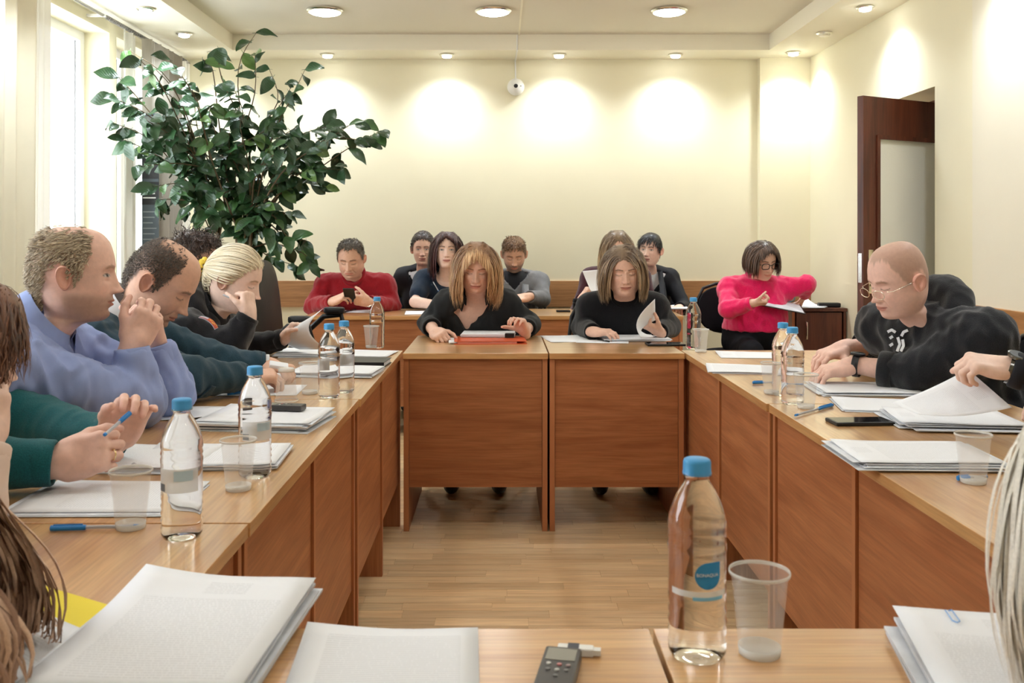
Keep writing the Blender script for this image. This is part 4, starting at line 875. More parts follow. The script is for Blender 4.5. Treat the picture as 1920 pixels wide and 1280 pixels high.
# -- man in the grey jacket
M_grey = fabric('grey_tweed', lin(122, 122, 124), 'wool'); M_blackshirt = fabric('black_shirt', lin(28, 28, 32), 'cotton')
I = person('p_grey', 'bearded man in a grey tweed jacket over a black shirt looking down', U(964, 476, Y=6.78), 180, 24, 0, skin=SK_tan, shape=dict(wx=1.07), brow=lin(96, 72, 54), hair=dict(style='short', c1=lin(96, 72, 52), c2=lin(158, 122, 90), hl='normal', len=.016, cap=.003, n=1300, wid=1.2, flow=(.2, .6, -.1), lift=.08), stubble=(*lin(66, 50, 42), .9),
       top=dict(name='jacket', mat=M_grey, wr=.004, cuff=.01), cut_top=vcut(.075, .075), under=('shirt', M_blackshirt), hres=.006, tres=.011, build=1.08, torso=.40, L=dict(w=U(992, 556, Y=6.50), e=U(1016, 560, Y=6.74), d=(-.7, -.3, -.1), n=(.1, .5, -.7), curl='grip'), R=dict(w=U(950, 566, Y=6.5), d=(.6, -.4, 0), curl='grip'))
lapels(I, M_grey, w=.065)
# -- blonde woman holding a sheet
M_maroon = fabric('maroon_knit', lin(66, 30, 40), 'knit')
I = person('p_maroon', 'woman with long parted blonde hair in a maroon cardigan reading a held up sheet', U(1157, 466, Y=6.40), 182, 16, 0, fem=True, skin=SK_mid, brow=lin(120, 92, 66), hs=1.0, hair=dict(style='long', c1=lin(128, 102, 74), c2=lin(214, 184, 142), root=lin(96, 76, 58), end=-.24, n=560, wid=1.3, vol=.004, wave=.008, back=.2, curlin=.0),
       top=dict(name='cardigan', mat=M_maroon, wr=.003, collar='crew'), sw=.175, build=1.04, hres=.006, tres=.011, R=dict(w=U(1090, 560, Y=6.24), e=U(1084, 585, Y=6.42), d=(.45, -.2, .75), n=(.5, .2, -.5), curl='grip'), L=dict(w=U(1205, 555, Y=6.26), e=U(1222, 580, Y=6.42), d=(-.5, -.2, .7), n=(-.5, .2, -.5), curl='grip'))
# -- woman with short black hair
I = person('p_pixie', 'woman with short black hair in a black blazer over a printed white shirt', U(1219, 468, Y=6.80), 204, 0, -3, tface=184, fem=True, skin=SK_pale, brow=lin(30, 24, 26), eyes='open', lipc=lin(172, 96, 90), hair=dict(style='short', c1=lin(16, 15, 20), c2=lin(36, 33, 40), len=.046, cap=.006, wid=1.4, seg=5, n=700, flow=(.5, .35, -.5), lift=.02, grav=26),
       top=dict(name='blazer', mat=M_blaz, wr=.003), cut_top=vcut(.085, .085), under=('printed_top', M_white_cloth), hres=.006, tres=.011, R=dict(w=U(1252, 578, Y=6.5), d=(.5, -.5, 0), curl='half'), L=dict(w=U(1274, 577, Y=6.5), d=(-.5, -.5, 0), curl='half'))
lapels(I, M_blaz)
pm = [pmat('print_%d' % i, c_, .7) for i, c_ in enumerate((lin(214, 170, 110), lin(190, 120, 130), lin(230, 206, 150), lin(150, 150, 110)))]
for i, (x, z) in enumerate(((-.01, -.10), (.02, -.14), (-.02, -.155), (.012, -.19), (-.012, -.215), (.025, -.225))):
    a_ = np.linspace(0, 2*np.pi, 10); r_ = np.linspace(0, 1, 3); q = np.stack([x+.016*np.outer(r_, np.cos(a_)), z+.016*np.outer(r_, np.sin(a_))], -1); surf_patch(I, 'flower_print', pm[i % 4], q, thick=.0012, off=.002)
# -- woman in the pink sweater
M_pink = fabric('pink_fuzzy', lin(240, 30, 100), 'fuzzy')
I = person('p_pink', 'woman with glasses in a bright pink fuzzy sweater beside the corner cabinet', U(1430, 487, Y=6.16), 166, 20, 3, tface=178, fem=True, skin=SK_mid, brow=lin(70, 50, 40), hs=1.0, fat=.04, hair=dict(style='bob', c1=lin(58, 42, 34), c2=lin(104, 78, 60), end=-.070, n=400, wid=1.2, bangs=.052, vol=.004, wave=.002, curlin=.22, back=.35, face=.066),
       top=dict(name='sweater', mat=M_pink, wr=.008, collar='crew', crad=.011), build=1.16, sw=.185, breast=.075, belly=.06, lean=12, torso=.385, cut_top=lambda NB, RT, mid: [rbox(mid(-.24), (.40, .40, .155), np.eye(3), .004, .001)], hres=.0055, tres=.010, shoulder_up=.01,
       R=dict(w=U(1412, 568, Y=5.98), e=U(1366, 580, Y=6.10), d=(.9, -.15, .05), n=(0, .3, .8), curl='grip'), L=dict(w=U(1508, 552, Y=6.40), e=U(1512, 533, Y=6.20), d=(-.25, .25, -.8), n=(-.8, .2, .1), curl='relax'))
glasses(I, pmat('black_frames', lin(18, 16, 18), .3), .050, .038, .0026, sq=3.2)
# -- man in the black hoodie
M_hood = fabric('black_fleece', lin(34, 36, 40), 'fleece')
I = person('p_hoodie', 'bald man with thin glasses in a black hoodie leaning on the right table', U(1683, 522, Y=2.98), 253, 20, -4, tface=246, hs=.94, skin=SK_red, brow=lin(150, 110, 88), lipc=lin(186, 112, 96), fat=.08, shape=dict(jaw=1.10, nose=1.08, cheek=.3), age=1.0, buzz=(*lin(150, 118, 98), .55), hl='recede', stubble=(*lin(150, 112, 94), .25),
       top=dict(name='hoodie', mat=M_hood, wr=.010, cuff=.04), sleeve='mid', build=1.22, sw=.205, belly=.07, lean=26, hres=.0032, tres=.008, torso=.54, L=dict(w=U(1601, 684, Y=3.07), e=U(1712, 700, Y=2.97), d=(-.9, .02, -.22), n=(-.15, .1, -.95), curl='relax', thumb=(20, 20, 20), spread=3, sc=1.08), R=dict(w=U(1582, 652, Y=3.42), e=U(1660, 648, Y=3.52), d=(-.8, -.30, -.22), n=(-.1, .0, -.95), curl='relax', sc=1.05))
glasses(I, pmat('silver_frames', (.75, .68, .55), .25, 1), .046, .030, .0011, y=.116, z=-.012, sq=2.4)
wristwatch(I, 'L', M_black, pmat('watch_face_black', lin(44, 46, 40), .25), .010, 1.15, rad=.031)
NB, RT = I['NB'], I['RT']; hp = []
for a_ in np.radians(np.arange(50, 311, 20)):
    k = .5-.5*math.cos(a_); hp.append((NB+RT@np.array([  .092*math.sin(a_), .085*math.cos(a_)-.040-.012*k, -.020+.034*k]), .026+.020*k))
V, Q, _ = organic([cone(hp[i][0], hp[i+1][0], hp[i][1], hp[i+1][1], .03) for i in range(len(hp)-1)]+[cone(NB+RT@np.array([0, -.115, -.07]), NB+RT@np.array([0, -.10, .0]), .06, .042, .04)], .008, 1, .005); obj_at('hood', V, Q, I['base'], M_hood, I['root'])
M_print = pmat('white_print', lin(226, 228, 232), .6)
for k, pts in enumerate((((1664, 622), (1672, 618), (1679, 623)), ((1690, 630), (1694, 622), (1702, 619)), ((1668, 634), (1674, 630)), ((1668, 648), (1674, 644)), ((1683, 632), (1687, 645), (1682, 658)), ((1692, 636), (1694, 648), (1689, 658)))):
    q = strip(pts, [5.0]*len(pts)); O = np.stack([(q[..., 0]-CX)*2.3/FPX, np.full(q.shape[:2], 2.3), CAMZ-(q[..., 1]-HY)*2.3/FPX], -1); Pm = march(I['G'], O, O-np.array([0, 0, CAMZ]), .013, 1.1)
    MB().grid(Pm-I['base'], thick=.0012).build('chest_print', M_print, I['root'])
# -- man in the blue shirt
M_blue = fabric('blue_shirt', lin(146, 162, 208), 'cotton')
I = person('p_blue', 'balding man in a blue shirt with hands clasped in front of his chin', U(140, 512, Y=2.36), 74, 4, 0, tface=84, hs=.97, skin=SK_red, brow=lin(150, 116, 92), lipc=lin(190, 122, 108), fat=.06, shape=dict(jaw=1.08, nose=1.05), age=.5, buzz=(*lin(176, 146, 116), .6), hl='bald', eyes='open', stubble=(*lin(128, 98, 78), .8),
       hair=dict(style='short', hl='bald', c1=lin(136, 120, 98), c2=lin(204, 186, 158), len=.013, n=2600, wid=.9, flow=(0, -.9, -.35), lift=.03), top=dict(name='shirt', mat=M_blue, wr=.011, wsc=(34, 34, 15), collar='shirt', open=18, cuff=.06, cz=.060), build=1.18, sw=.195, belly=.05, lean=14, hres=.0030, tres=.0075, neckfwd=-.005,
       R=dict(w=U(247, 648, Y=2.40), e=U(258, 752, Y=2.40), d=(.40, .22, .78), n=(-.35, .85, .25), per=('half', 'half', 'half', 'grip'), thumb=(20, 10, 10)), L=dict(w=U(292, 642, Y=2.56), e=U(318, 732, Y=2.58), d=(-.02, -.30, .85), n=(-.55, -.75, .1), curl='grip', thumb=(20, 10, 10)))
wr_, el_, _, _, _ = I['arms']['L']
for f_ in (.35, .62, .86): MB().lathe([(0, 0), (.0055, 0), (.0058, .002), (0, .0026)], 12, c=wr_+(el_-wr_)*(f_-.1)+np.array([.022, -.036, 0])-I['base'], axis=(.4, -.9, 0)).build('shirt_button', pmat('navy_button', lin(40, 52, 86), .3), I['root'])
# -- man in the teal suit
M_teal = fabric('teal_tweed', lin(42, 68, 82), 'wool')
I = person('p_teal_suit', 'balding man in a dark teal suit jacket reading with lowered head', U(304, 527, Y=2.84), 90, 36, 0, tface=90, skin=SK_tan, brow=lin(50, 38, 32), lipc=lin(178, 108, 92), shape=dict(nose=1.12, jaw=1.02), buzz=(*lin(74, 60, 50), .80), hl='bald', stubble=(*lin(120, 90, 74), .35), age=.3,
       hair=dict(style='short', hl='bald', c1=lin(52, 44, 38), c2=lin(96, 82, 70), len=.006, n=2600, wid=.8, flow=(0, -.4, -.6), lift=.1), top=dict(name='jacket', mat=M_teal, wr=.009, cuff=.012), build=1.14, sw=.19, lean=24, hres=.0034, tres=.008, under=('dress_shirt', M_white_cloth), cut_top=vcut(.06, .06),
       R=dict(w=U(458, 706, Y=2.93), e=U(342, 706, Y=2.74), d=(.85, .32, -.02), n=(.1, .25, -.9), curl='half', thumb=(15, 20, 25)), L=dict(w=U(500, 684, Y=3.18), e=U(414, 684, Y=3.14), d=(.75, -.35, -.08), n=(.1, -.15, -.95), curl='grip', thumb=(15, 20, 25)))
lapels(I, M_teal)
for nm in 'RL':
    wr_, el_, d_, n_, _ = I['arms'][nm]; u = nrm(wr_-el_); MB().lathe([(.030, -.03), (.0355, -.03), (.036, .014), (.033, .016), (.030, -.03)], 24, c=wr_-u*.008-I['base'], axis=u, cap=False).build('shirt_cuff', M_white_cloth, I['root'])
wr_, el_, _, _, _ = I['arms']['R']
for k in range(4): MB().lathe([(0, 0), (.006, 0), (.0065, .002), (0, .0032)], 12, c=wr_+(el_-wr_)*(.10+.055*k)+np.array([0, -.042, -.008])-I['base'], axis=(0, -1, -.15)).build('sleeve_button', pmat('brown_button', lin(96, 80, 70), .35), I['root'])
shirt_collar(I, M_white_cloth, 24, .062, .97, 'shirt_collar')
# -- blonde woman in the black fleece
M_fl = fabric('black_teddy', lin(24, 24, 27), 'fleece')
I = person('p_blonde', 'woman with a platinum ponytail and yellow scrunchie in a black fleece', U(441, 524, Y=3.56), 97, 18, 0, tface=92, fem=True, skin=SK_pale, brow=lin(176, 138, 104), lipc=lin(206, 140, 128), hs=.98, hair=dict(style='pony', cap=.004, c1=lin(226, 210, 176), c2=lin(250, 242, 222), root=lin(232, 216, 184), tie=(0, -.136, .004), tail=.13, taild=(0, -.5, -.8)),
       top=dict(name='fleece_jacket', mat=M_fl, wr=.009, collar='turtle', cuff=.03), build=1.14, sw=.17, lean=18, hres=.0036, tres=.009, R=dict(w=U(468, 590, Y=3.44), e=U(432, 648, Y=3.42), d=(-.12, .12, .85), n=(-.85, .35, .1), curl='fist', thumb=(20, 30, 30)), L=dict(w=U(534, 634, Y=3.86), e=U(462, 652, Y=3.90), d=(.55, -.15, .55), n=(.5, -.45, -.55), curl='half', thumb=(15, 20, 20)))
tie = I['head']+(np.array([0, -.140, .004])*I['hs'])@I['Rh'].T; th = np.linspace(0, 2*np.pi, 40, endpoint=False); ax_ = I['Rh'][:, 0]; az_ = I['Rh'][:, 2]
MB().tube(tie+np.outer(np.cos(th)*.028, ax_)+np.outer(np.sin(th)*.028, az_)-I['base'], .010+.004*np.sin(th*9), 8, closed=True).build('scrunchie', fabric('yellow_cloth', lin(236, 206, 84), 'cotton'), I['root'])
NB, RT = I['NB'], I['RT']; hp = [(NB+RT@np.array([.085*math.sin(a_), .075*math.cos(a_)-.05, -.015+.04*(.5-.5*math.cos(a_))]), .028+.02*(.5-.5*math.cos(a_))) for a_ in np.radians(np.arange(40, 321, 20))]
V, Q, _ = organic([cone(hp[i][0], hp[i+1][0], hp[i][1], hp[i+1][1], .03) for i in range(len(hp)-1)], .009, 1, .005); obj_at('hood', V, Q, I['base'], M_fl, I['root'])
S_ = I['sj']['R']; E_ = I['arms']['R'][1]; pc = S_+(E_-S_)*.42; ad = nrm(E_-S_); out = nrm(np.array([.25, -1, .1])-ad*(np.array([.25, -1, .1])@ad)); sd_ = np.cross(ad, out)
pc = U(390, 606, Y=3.25)
hit = march(I['G'], pc[None], np.array([[-.05, 1., 0]]), .006, .6)[0]; gn = np.array([sample(I['G'], hit+np.eye(3)[k]*.012)-sample(I['G'], hit-np.eye(3)[k]*.012) for k in range(3)]); gn = nrm(gn)
ex = np.array([.92, .05, -.40]); ex = nrm(ex-gn*(ex@gn)); ez = np.cross(gn, ex)*(-1 if np.cross(gn, ex)[2] < 0 else 1); hit = hit+gn*.012
pat = MB(); pat.grid(np.array([[hit+ex*x_+ez*z_-gn*(.25*x_*x_/.03+.1*z_*z_/.03)-I['base'] for z_ in np.linspace(-.021, .021, 5)] for x_ in np.linspace(-.034, .034, 8)]), thick=.002); pat = pat.build('sleeve_patch', pmat('patch_white', lin(186, 184, 196), .6), I['root'])
def patch_piece(name, x0, x1, z0, z1, col, k): MB().grid(np.array([[hit+ex*x_+ez*z_-gn*(.25*x_*x_/.03+.1*z_*z_/.03-.0008*(k+1))-I['base'] for z_ in np.linspace(z0, z1, 4)] for x_ in np.linspace(x0, x1, 6)]), thick=.0014).build(name, pmat('patch_'+name+str(k), col, .6), pat)
patch_piece('emblem_field', -.008, .033, -.020, .020, lin(200, 84, 52), 1); patch_piece('red_stripe', -.033, -.008, -.020, -.012, lin(170, 90, 90), 1)
for (x_, z_) in ((.006, .010), (.018, -.002), (.026, .010), (.012, -.011), (.001, -.004)): patch_piece('emblem_mark', x_-.004, x_+.004, z_-.0035, z_+.0035, lin(236, 186, 84), 2)
# -- person with dark curly hair sitting beyond her
I = person('p_curly', 'person with dark curly hair sitting beyond the platinum blonde woman', U(364, 486, Y=4.30), 92, 6, 0, tface=92, skin=SK_mid, hair=dict(style='short', c1=lin(40, 30, 26), c2=lin(84, 62, 52), len=.050, cap=.008, wid=1.5, seg=6, n=600, flow=(0, .3, -.1), lift=.28, wave=.012, grav=16), top=dict(name='sweater', mat=fabric('charcoal_knit', lin(40, 40, 44), 'knit')), lean=4, hres=.007, tres=.012)
# -- person in the teal sweater, seen by the hands
M_tealk = fabric('teal_knit', lin(26, 92, 98), 'wool')
I = person('p_teal', 'person in a teal sweater holding a pen with both hands over papers', (-1.27, 1.98, 1.13), 88, 18, 0, tface=90, skin=SK_red, hair=dict(style='short', c1=lin(70, 54, 44), c2=lin(110, 88, 72), len=.022, cap=.008, n=500, wid=1.6), top=dict(name='sweater', mat=M_tealk, wr=.004, collar='crew', cuff=.045), build=1.08, lean=16, hres=.0028, tres=.008,
       R=dict(w=U(108, 868, Y=1.80), e=(-1.085, 1.74, .822), d=(.80, .10, .20), n=(.18, .88, -.25), curl='grip', thumb=(10, 20, 25)), L=dict(w=U(214, 826, Y=1.97), e=(-1.03, 2.12, .815), d=(.38, -.10, .60), n=(.35, -.80, -.2), per=('half', 'half', 'half', 'relax'), thumb=(15, 25, 25)))
TEAL = I
rg = I['arms']['R']; t_ = np.cross(nrm(rg[2]), nrm(rg[3])); ringp = rg[0]+rg[2]*.098+t_*(-.0100)+nrm(rg[3])*.010
axr = nrm(rg[2]*.62+nrm(rg[3])*.78); u1 = nrm(np.cross(axr, [0, 0, 1.])); u2 = np.cross(axr, u1); th = np.linspace(0, 2*np.pi, 24, endpoint=False)
MB().tube(ringp+np.outer(np.cos(th)*.0098, u1)+np.outer(np.sin(th)*.0098, u2)-I['base'], .0016, 6, closed=True).build('ring', pmat('gold', (.85, .68, .38), .25, 1), I['root'])
wristwatch(I, 'L', M_black, M_black, .012, .8, rad=.030)
# -- brown haired person leaning on the table edge
I = person('p_brown', 'brown haired person in a pale beige top leaning over the near left table', (-.925, 1.62, 1.045), 25, 14, 0, tface=90, fem=True, hs=1.0, skin=SK_pale, hair=dict(style='short', c1=lin(70, 44, 34), c2=lin(132, 92, 70), len=.085, cap=.005, wid=1.8, seg=6, n=900, flow=(0, -.3, -.7), lift=.0, grav=30, wave=.005), top=dict(name='top', mat=fabric('beige_cloth', lin(226, 204, 190), 'cotton'), wr=.003, collar='crew'), lean=30, hres=.0035,
       R=dict(w=(-.845, 1.55, .90), e=(-.845, 1.50, .80), d=(-.05, .2, .85), n=(-.6, .5, .2), curl='relax'), L=dict(w=(-.99, 1.70, .80), e=(-1.12, 1.84, .80), d=(.5, -.5, 0)))
# -- long haired person at the near end
def drape(V):
    V = V.copy(); k = sstep(1.0, .80, V[:, 2])*sstep(-.80, -.64, V[:, 0]); V[:, 0] += .10*k; V[:, 2] = np.maximum(V[:, 2], .765+.01*np.sin(V[:, 0]*90)); return V
I = person('p_long', 'person with long wavy brown hair over a mauve scarf at the near left corner', (-.735, 1.02, 1.03), 80, 26, 0, tface=85, fem=True, hs=1.0, skin=SK_pale, hair=dict(style='long', c1=lin(150, 114, 92), c2=lin(214, 178, 150), end=-.27, wid=1.35, seg=22, n=560, vol=.010, wave=.026, wf=10, back=-.25, curlin=.0, post=drape), top=dict(name='blouse', mat=fabric('mauve_cloth', lin(150, 116, 116), 'cotton'), wr=.004), lean=26, hres=.006, tres=.010,
       R=dict(w=(-.78, .80, .79), e=(-.98, .74, .80)), L=dict(w=(-.83, 1.10, .79), e=(-1.02, 1.22, .80)))
# -- white haired person at the near right corner
I = person('p_white', 'person with pale white blonde hair bending over the near right papers', (.600, .84, 1.00), 338, 30, 0, tface=350, fem=True, hs=1.0, skin=SK_pale, hair=dict(style='bob', c1=lin(206, 200, 186), c2=lin(246, 242, 232), end=-.13, n=1500, wid=1.25, seg=13, cap=.004, vol=.014, wave=.005, curlin=.14, back=.2), top=dict(name='sweater', mat=fabric('cream_knit', lin(220, 214, 202), 'knit'), wr=.004, collar='crew'), lean=34, hres=.006, tres=.010,
       R=dict(w=(.72, .74, .79), e=(.80, .52, .80)), L=dict(w=(.50, .66, .79), e=(.40, .42, .80)))
# -- person whose hand turns a page on the right table
I = person('p_hand', 'person in a dark jacket lifting a page at the right table edge', (1.66, 2.25, 1.14), 272, 16, 0, tface=270, skin=SK_pale, hair=dict(style='short', c1=lin(50, 42, 36), c2=lin(90, 78, 66), len=.02, cap=.008, n=500, wid=1.6), top=dict(name='jacket', mat=fabric('dark_jacket', lin(30, 32, 38), 'smooth')), lean=14, hres=.0034, tres=.010,
       L=dict(w=U(1893, 690, Y=2.27), e=(1.50, 2.14, .83), d=(-.88, .12, .12), n=(-.05, .35, -.9), curl='grip', thumb=(15, 20, 25)), R=dict(w=(1.47, 2.50, .80), e=(1.62, 2.62, .80)))
wristwatch(I, 'L', pmat('watch_dark_steel', (.18, .18, .17), .2, 1), M_black, .006, 1.1, rad=.032)
# ================================================================ chairs
M_cloth = pmat('chair_fabric', lin(26, 26, 30), .9, spec=.15, bump=.3, bscale=500, var=.15, vscale=300)
M_tube = pmat('chair_tube', lin(20, 20, 22), .35, spec=.5)
def rounded(w_, h_, n=28, sq=3.2):
    t = np.linspace(0, 2*np.pi, n, endpoint=False); c, s = np.cos(t), np.sin(t); return np.stack([w_*np.sign(c)*np.abs(c)**(2/sq), h_*np.sign(s)*np.abs(s)**(2/sq)], 1)
def pad(b, outline, cen, R, thick, bulge=.35):        # cushion: outline in local xy, thickness along local z
    n = len(outline); rings = []
    for k, zz in ((.0, -1), (.80, -1), (.97, -.75), (1.0, 0), (.97, .75), (.80, 1), (.0, 1.06)):
        rings.append(np.concatenate([outline*k, np.full((n, 1), zz*thick/2)], 1))
    V = np.array(rings).reshape(-1, 3)@np.asarray(R).T+np.asarray(cen); b.add(V, grid_faces(len(rings), n)[:, ::-1], True)
def chair_proto():
    r = empty('visitor_chair', (0, 0, 0))
    b = MB(); pad(b, rounded(.225, .205), (0, .0, .455), np.eye(3), .055); b.build('seat', M_cloth, r)
    a = math.radians(10); Rb = np.array([[1, 0, 0], [0, math.sin(a), math.cos(a)], [0, math.cos(a), -math.sin(a)]]).T
    Rb = np.stack([np.array([1, 0, 0]), np.array([0, -math.sin(a), math.cos(a)]), np.array([0, -math.cos(a), -math.sin(a)])], 1)
    b = MB(); pad(b, rounded(.225, .165, sq=2.7), (0, -.235, .735), Rb, .045); b.build('backrest', M_cloth, r)
    b = MB(); t = np.linspace(-2.0, 2.0, 21); o = rounded(.235, .18, 40, 2.7)
    arch = [(-.225, -.205, .44), (-.235, -.215, .56), (-.238, -.235, .70), (-.225, -.255, .80), (-.18, -.272, .882), (-.09, -.280, .912), (0, -.282, .916), (.09, -.280, .912), (.18, -.272, .882), (.225, -.255, .80), (.238, -.235, .70), (.235, -.215, .56), (.225, -.205, .44)]
    b.tube(arch, .011, 8); b.build('back_frame', M_tube, r)
    for sx in (-1, 1):
        MB().tube([(sx*.225, -.205, .44), (sx*.235, -.235, .2), (sx*.245, -.265, .006)], .011, 8).build('leg', M_tube, r)
        MB().tube([(sx*.20, .19, .435), (sx*.235, .215, .2), (sx*.245, .235, .006)], .011, 8).build('leg', M_tube, r)
    b = MB(); b.tube([(-.205, .19, .425), (-.205, -.19, .425)], .010, 6); b.tube([(.205, .19, .425), (.205, -.19, .425)], .010, 6); b.tube([(-.205, .17, .425), (.205, .17, .425)], .010, 6); b.tube([(-.205, -.17, .425), (.205, -.17, .425)], .010, 6); b.build('seat_frame', M_tube, r)
    return r
CH = chair_proto(); first = True
for key, lab, face in (('p_blouse', 'black fabric chair of the woman with the orange folder', 180), ('p_bob', 'black fabric chair of the woman turning a page at the centre desk', 180), ('p_red', 'black fabric chair with rounded back behind the man in red', 183), ('p_navy', 'black fabric chair of the woman in navy', 178),
                      ('p_maroon', 'black fabric chair of the woman in the maroon cardigan', 180), ('p_pink', 'black chair with arched tube back behind the pink sweater', 178), ('p_blazer', 'black fabric wall chair of the woman with tied back hair', 178), ('p_grey', 'black fabric wall chair of the man in grey', 180), ('p_pixie', 'black fabric wall chair of the woman with short black hair', 184),
                      ('p_hoodie', 'black fabric chair of the man in the hoodie', 262), ('p_blue', 'black fabric chair of the man in the blue shirt', 84), ('p_teal_suit', 'black fabric chair of the man in the teal suit', 90), ('p_blonde', 'black fabric chair of the platinum blonde woman', 92), ('p_curly', 'black fabric chair of the curly haired person', 92), ('p_teal', 'black fabric chair of the person in the teal sweater', 90),
                      ('p_brown', 'black fabric chair of the brown haired person leaning on the table', 95), ('p_long', 'black fabric chair of the person with long wavy hair', 85), ('p_white', 'black fabric chair of the white haired person', 350), ('p_hand', 'black fabric chair of the person in the dark jacket', 270)):
    c = CH if first else copy_tree(CH); first = False; PV = PEOPLE[key]['PV']; ff = frame(face)[:, 1]
    back = .05 if key not in ('p_blazer', 'p_grey', 'p_pixie') else .0
    c.location = (PV[0]+ff[0]*back, PV[1]+ff[1]*back, 0)
    if key in ('p_blazer', 'p_grey', 'p_pixie'): c.location[1] = min(c.location[1], 6.99)
    if key == 'p_pink': c.location[0] -= .10
    if key == 'p_red': c.location[0] -= .06
    c.rotation_euler = (0, 0, -math.radians(face)); tag(c, lab, 'chair', 'black visitor chairs')
# empty office chair by the tree
oc = empty('office_chair', (-1.03, 5.02, 0), 'empty black office armchair with a tall back by the tree', 'office chair', rz=-math.radians(96))
M_leather = pmat('black_leather', lin(22, 23, 27), .42, bump=.1, bscale=120)
b = MB(); pad(b, rounded(.25, .24), (0, .02, .47), np.eye(3), .09); b.build('seat', M_leather, oc)
a = math.radians(6); Rb = np.stack([np.array([1, 0, 0]), np.array([0, -math.sin(a), math.cos(a)]), np.array([0, -math.cos(a), -math.sin(a)])], 1)
b = MB(); pad(b, rounded(.24, .32, sq=3.5), (0, -.25, .80), Rb, .085); b.build('backrest', M_leather, oc)
for sx in (-1, 1):
    ar = MB().tube([(sx*.25, -.20, .50), (sx*.30, -.20, .60), (sx*.305, -.10, .70), (sx*.305, .0, .79), (sx*.305, .10, .80), (sx*.30, .12, .72), (sx*.27, .10, .50)], .016, 8).build('armrest', M_tube, oc)
    b = MB(); pad(b, rounded(.032, .06, sq=3), (sx*.305, .06, .825), np.eye(3), .035); b.build('arm_pad', M_leather, ar)
MB().tube([(0, 0, .42), (0, 0, .10)], .028, 12).build('column', M_tube, oc)
for k in range(5):
    t = k*2*math.pi/5+.3; l_ = MB().tube([(0, 0, .12), (.15*math.cos(t), .15*math.sin(t), .10), (.30*math.cos(t), .30*math.sin(t), .075)], [.028, .024, .018], 8).build('leg', M_tube, oc)
    MB().lathe([(0, -.012), (.024, -.012), (.027, -.006), (.027, .006), (.024, .012), (0, .012)], 14, c=(.30*math.cos(t), .30*math.sin(t), .028), axis=(-math.sin(t), math.cos(t), 0)).build('castor', M_black, l_)

# ================================================================ curtains, banner, curtain rail
def drape_mesh(y0, y1, x, z0, z1, folds, amp, seed=0, n=90, thick=.0012, gather=0):
    t = np.linspace(0, 1, n); zz = np.linspace(0, 1, 10); G_ = np.zeros((10, n, 3)); r = np.random.default_rng(seed); ph = r.uniform(0, 6, 4)
    for i, s in enumerate(zz):
        w_ = np.sin(t*folds*2*np.pi+ph[0]+.5*np.sin(t*9+ph[1]))+.35*np.sin(t*folds*3.7+ph[2]); yy = y0+(y1-y0)*t+.012*np.sin(t*folds*2*np.pi*1.0+ph[3]); G_[i] = np.stack([x+amp*w_*(1-.25*s), yy+.01*np.sin(s*3+ph[0]), np.full(n, z1+(z0-z1)*s)], 1)
    return MB().grid(G_, thick=thick)
M_sheer = pmat('sheer_curtain', lin(246, 244, 234), .9, trans=.0, spec=.1, alpha=.80)
M_cream = pmat('cream_curtain', lin(240, 234, 212), .9, spec=.1, var=.03, vscale=6)
M_greydr = pmat('grey_drape', lin(176, 170, 158), .85, spec=.15, var=.05, vscale=20, stretch=(30, 30, 1))
tag(drape_mesh(3.45, 4.86, -2.40, .05, 2.555, 9, .028, 1, 160).build('curtain', M_cream), 'cream curtain gathered beside the tall bright window', 'curtain')
tag(drape_mesh(4.82, 5.05, -2.425, .05, 2.555, 3, .012, 2, 50).build('curtain', M_sheer), 'thin white sheer hanging over the edge of the bright window', 'curtain')
tag(drape_mesh(5.98, 6.20, -2.40, .05, 2.555, 2, .022, 3, 50).build('curtain', M_sheer), 'narrow white sheer between the wall strip and the dark banner', 'curtain')
tag(drape_mesh(6.26, 6.93, -2.36, .05, 2.555, 8, .030, 4, 140).build('curtain', M_greydr), 'grey pleated drape hanging behind the tree', 'curtain')
tag(drape_mesh(6.97, 7.24, -2.38, .05, 2.555, 3, .016, 5, 60).build('curtain', M_sheer), 'white sheer in the corner behind the tree', 'curtain')
cr = empty('curtain_rail', (-2.40, 5.4, 2.575), 'slim metal curtain rail above the windows', 'curtain rail')
MB().tube([(0, -4.4, 0), (0, 1.87, 0)], .009, 8).build('rod', pmat('rail_metal', (.35, .34, .33), .35, .8), cr)
for k in range(60): MB().lathe([(.010, -.002), (.014, -.002), (.014, .002), (.010, .002), (.010, -.002)], 10, c=(0, .35+k*.0245, 0), axis=(0, 1, 0), cap=False).build('ring', pmat('rail_metal', (.35, .34, .33), .35, .8), cr)
for yy in (-4.3, -2.2, .3, 1.8): MB().box(-.10, .012, yy-.008, yy+.008, -.008, .008).build('bracket', M_white, cr)
bn = empty('roll_up_banner', (-2.30, 6.20, 0), 'narrow dark information banner between the curtains', 'banner')
rzb = 0
MB().box(-.055, .055, -.003, .003, .06, 2.05).build('banner_sheet', pmat('banner_dark', lin(78, 90, 98), .5, var=.12, vscale=12), bn)
for z0, z1, c_, nm in ((1.62, 1.76, lin(40, 42, 46), 'photo_block'), (1.45, 1.60, lin(26, 28, 32), 'title_block'), (.88, .95, lin(150, 44, 40), 'red_band'), (1.76, 2.03, lin(120, 124, 120), 'picture_block')): MB().box(-.055, .055, -.0042, -.003, z0, z1).build(nm, pmat('banner_'+nm, c_, .5, var=.1, vscale=40), bn)
for k in range(4): MB().box(-.048, .03+.006*(k % 2), -.0050, -.0042, 1.575-.028*k, 1.583-.028*k).build('text_line', M_white, bn)
for k in range(7): MB().box(-.048, .040-.012*(k % 3), -.0040, -.003, 1.40-.036*k, 1.406-.036*k).build('text_line', pmat('banner_grey_text', lin(150, 158, 162), .5), bn)
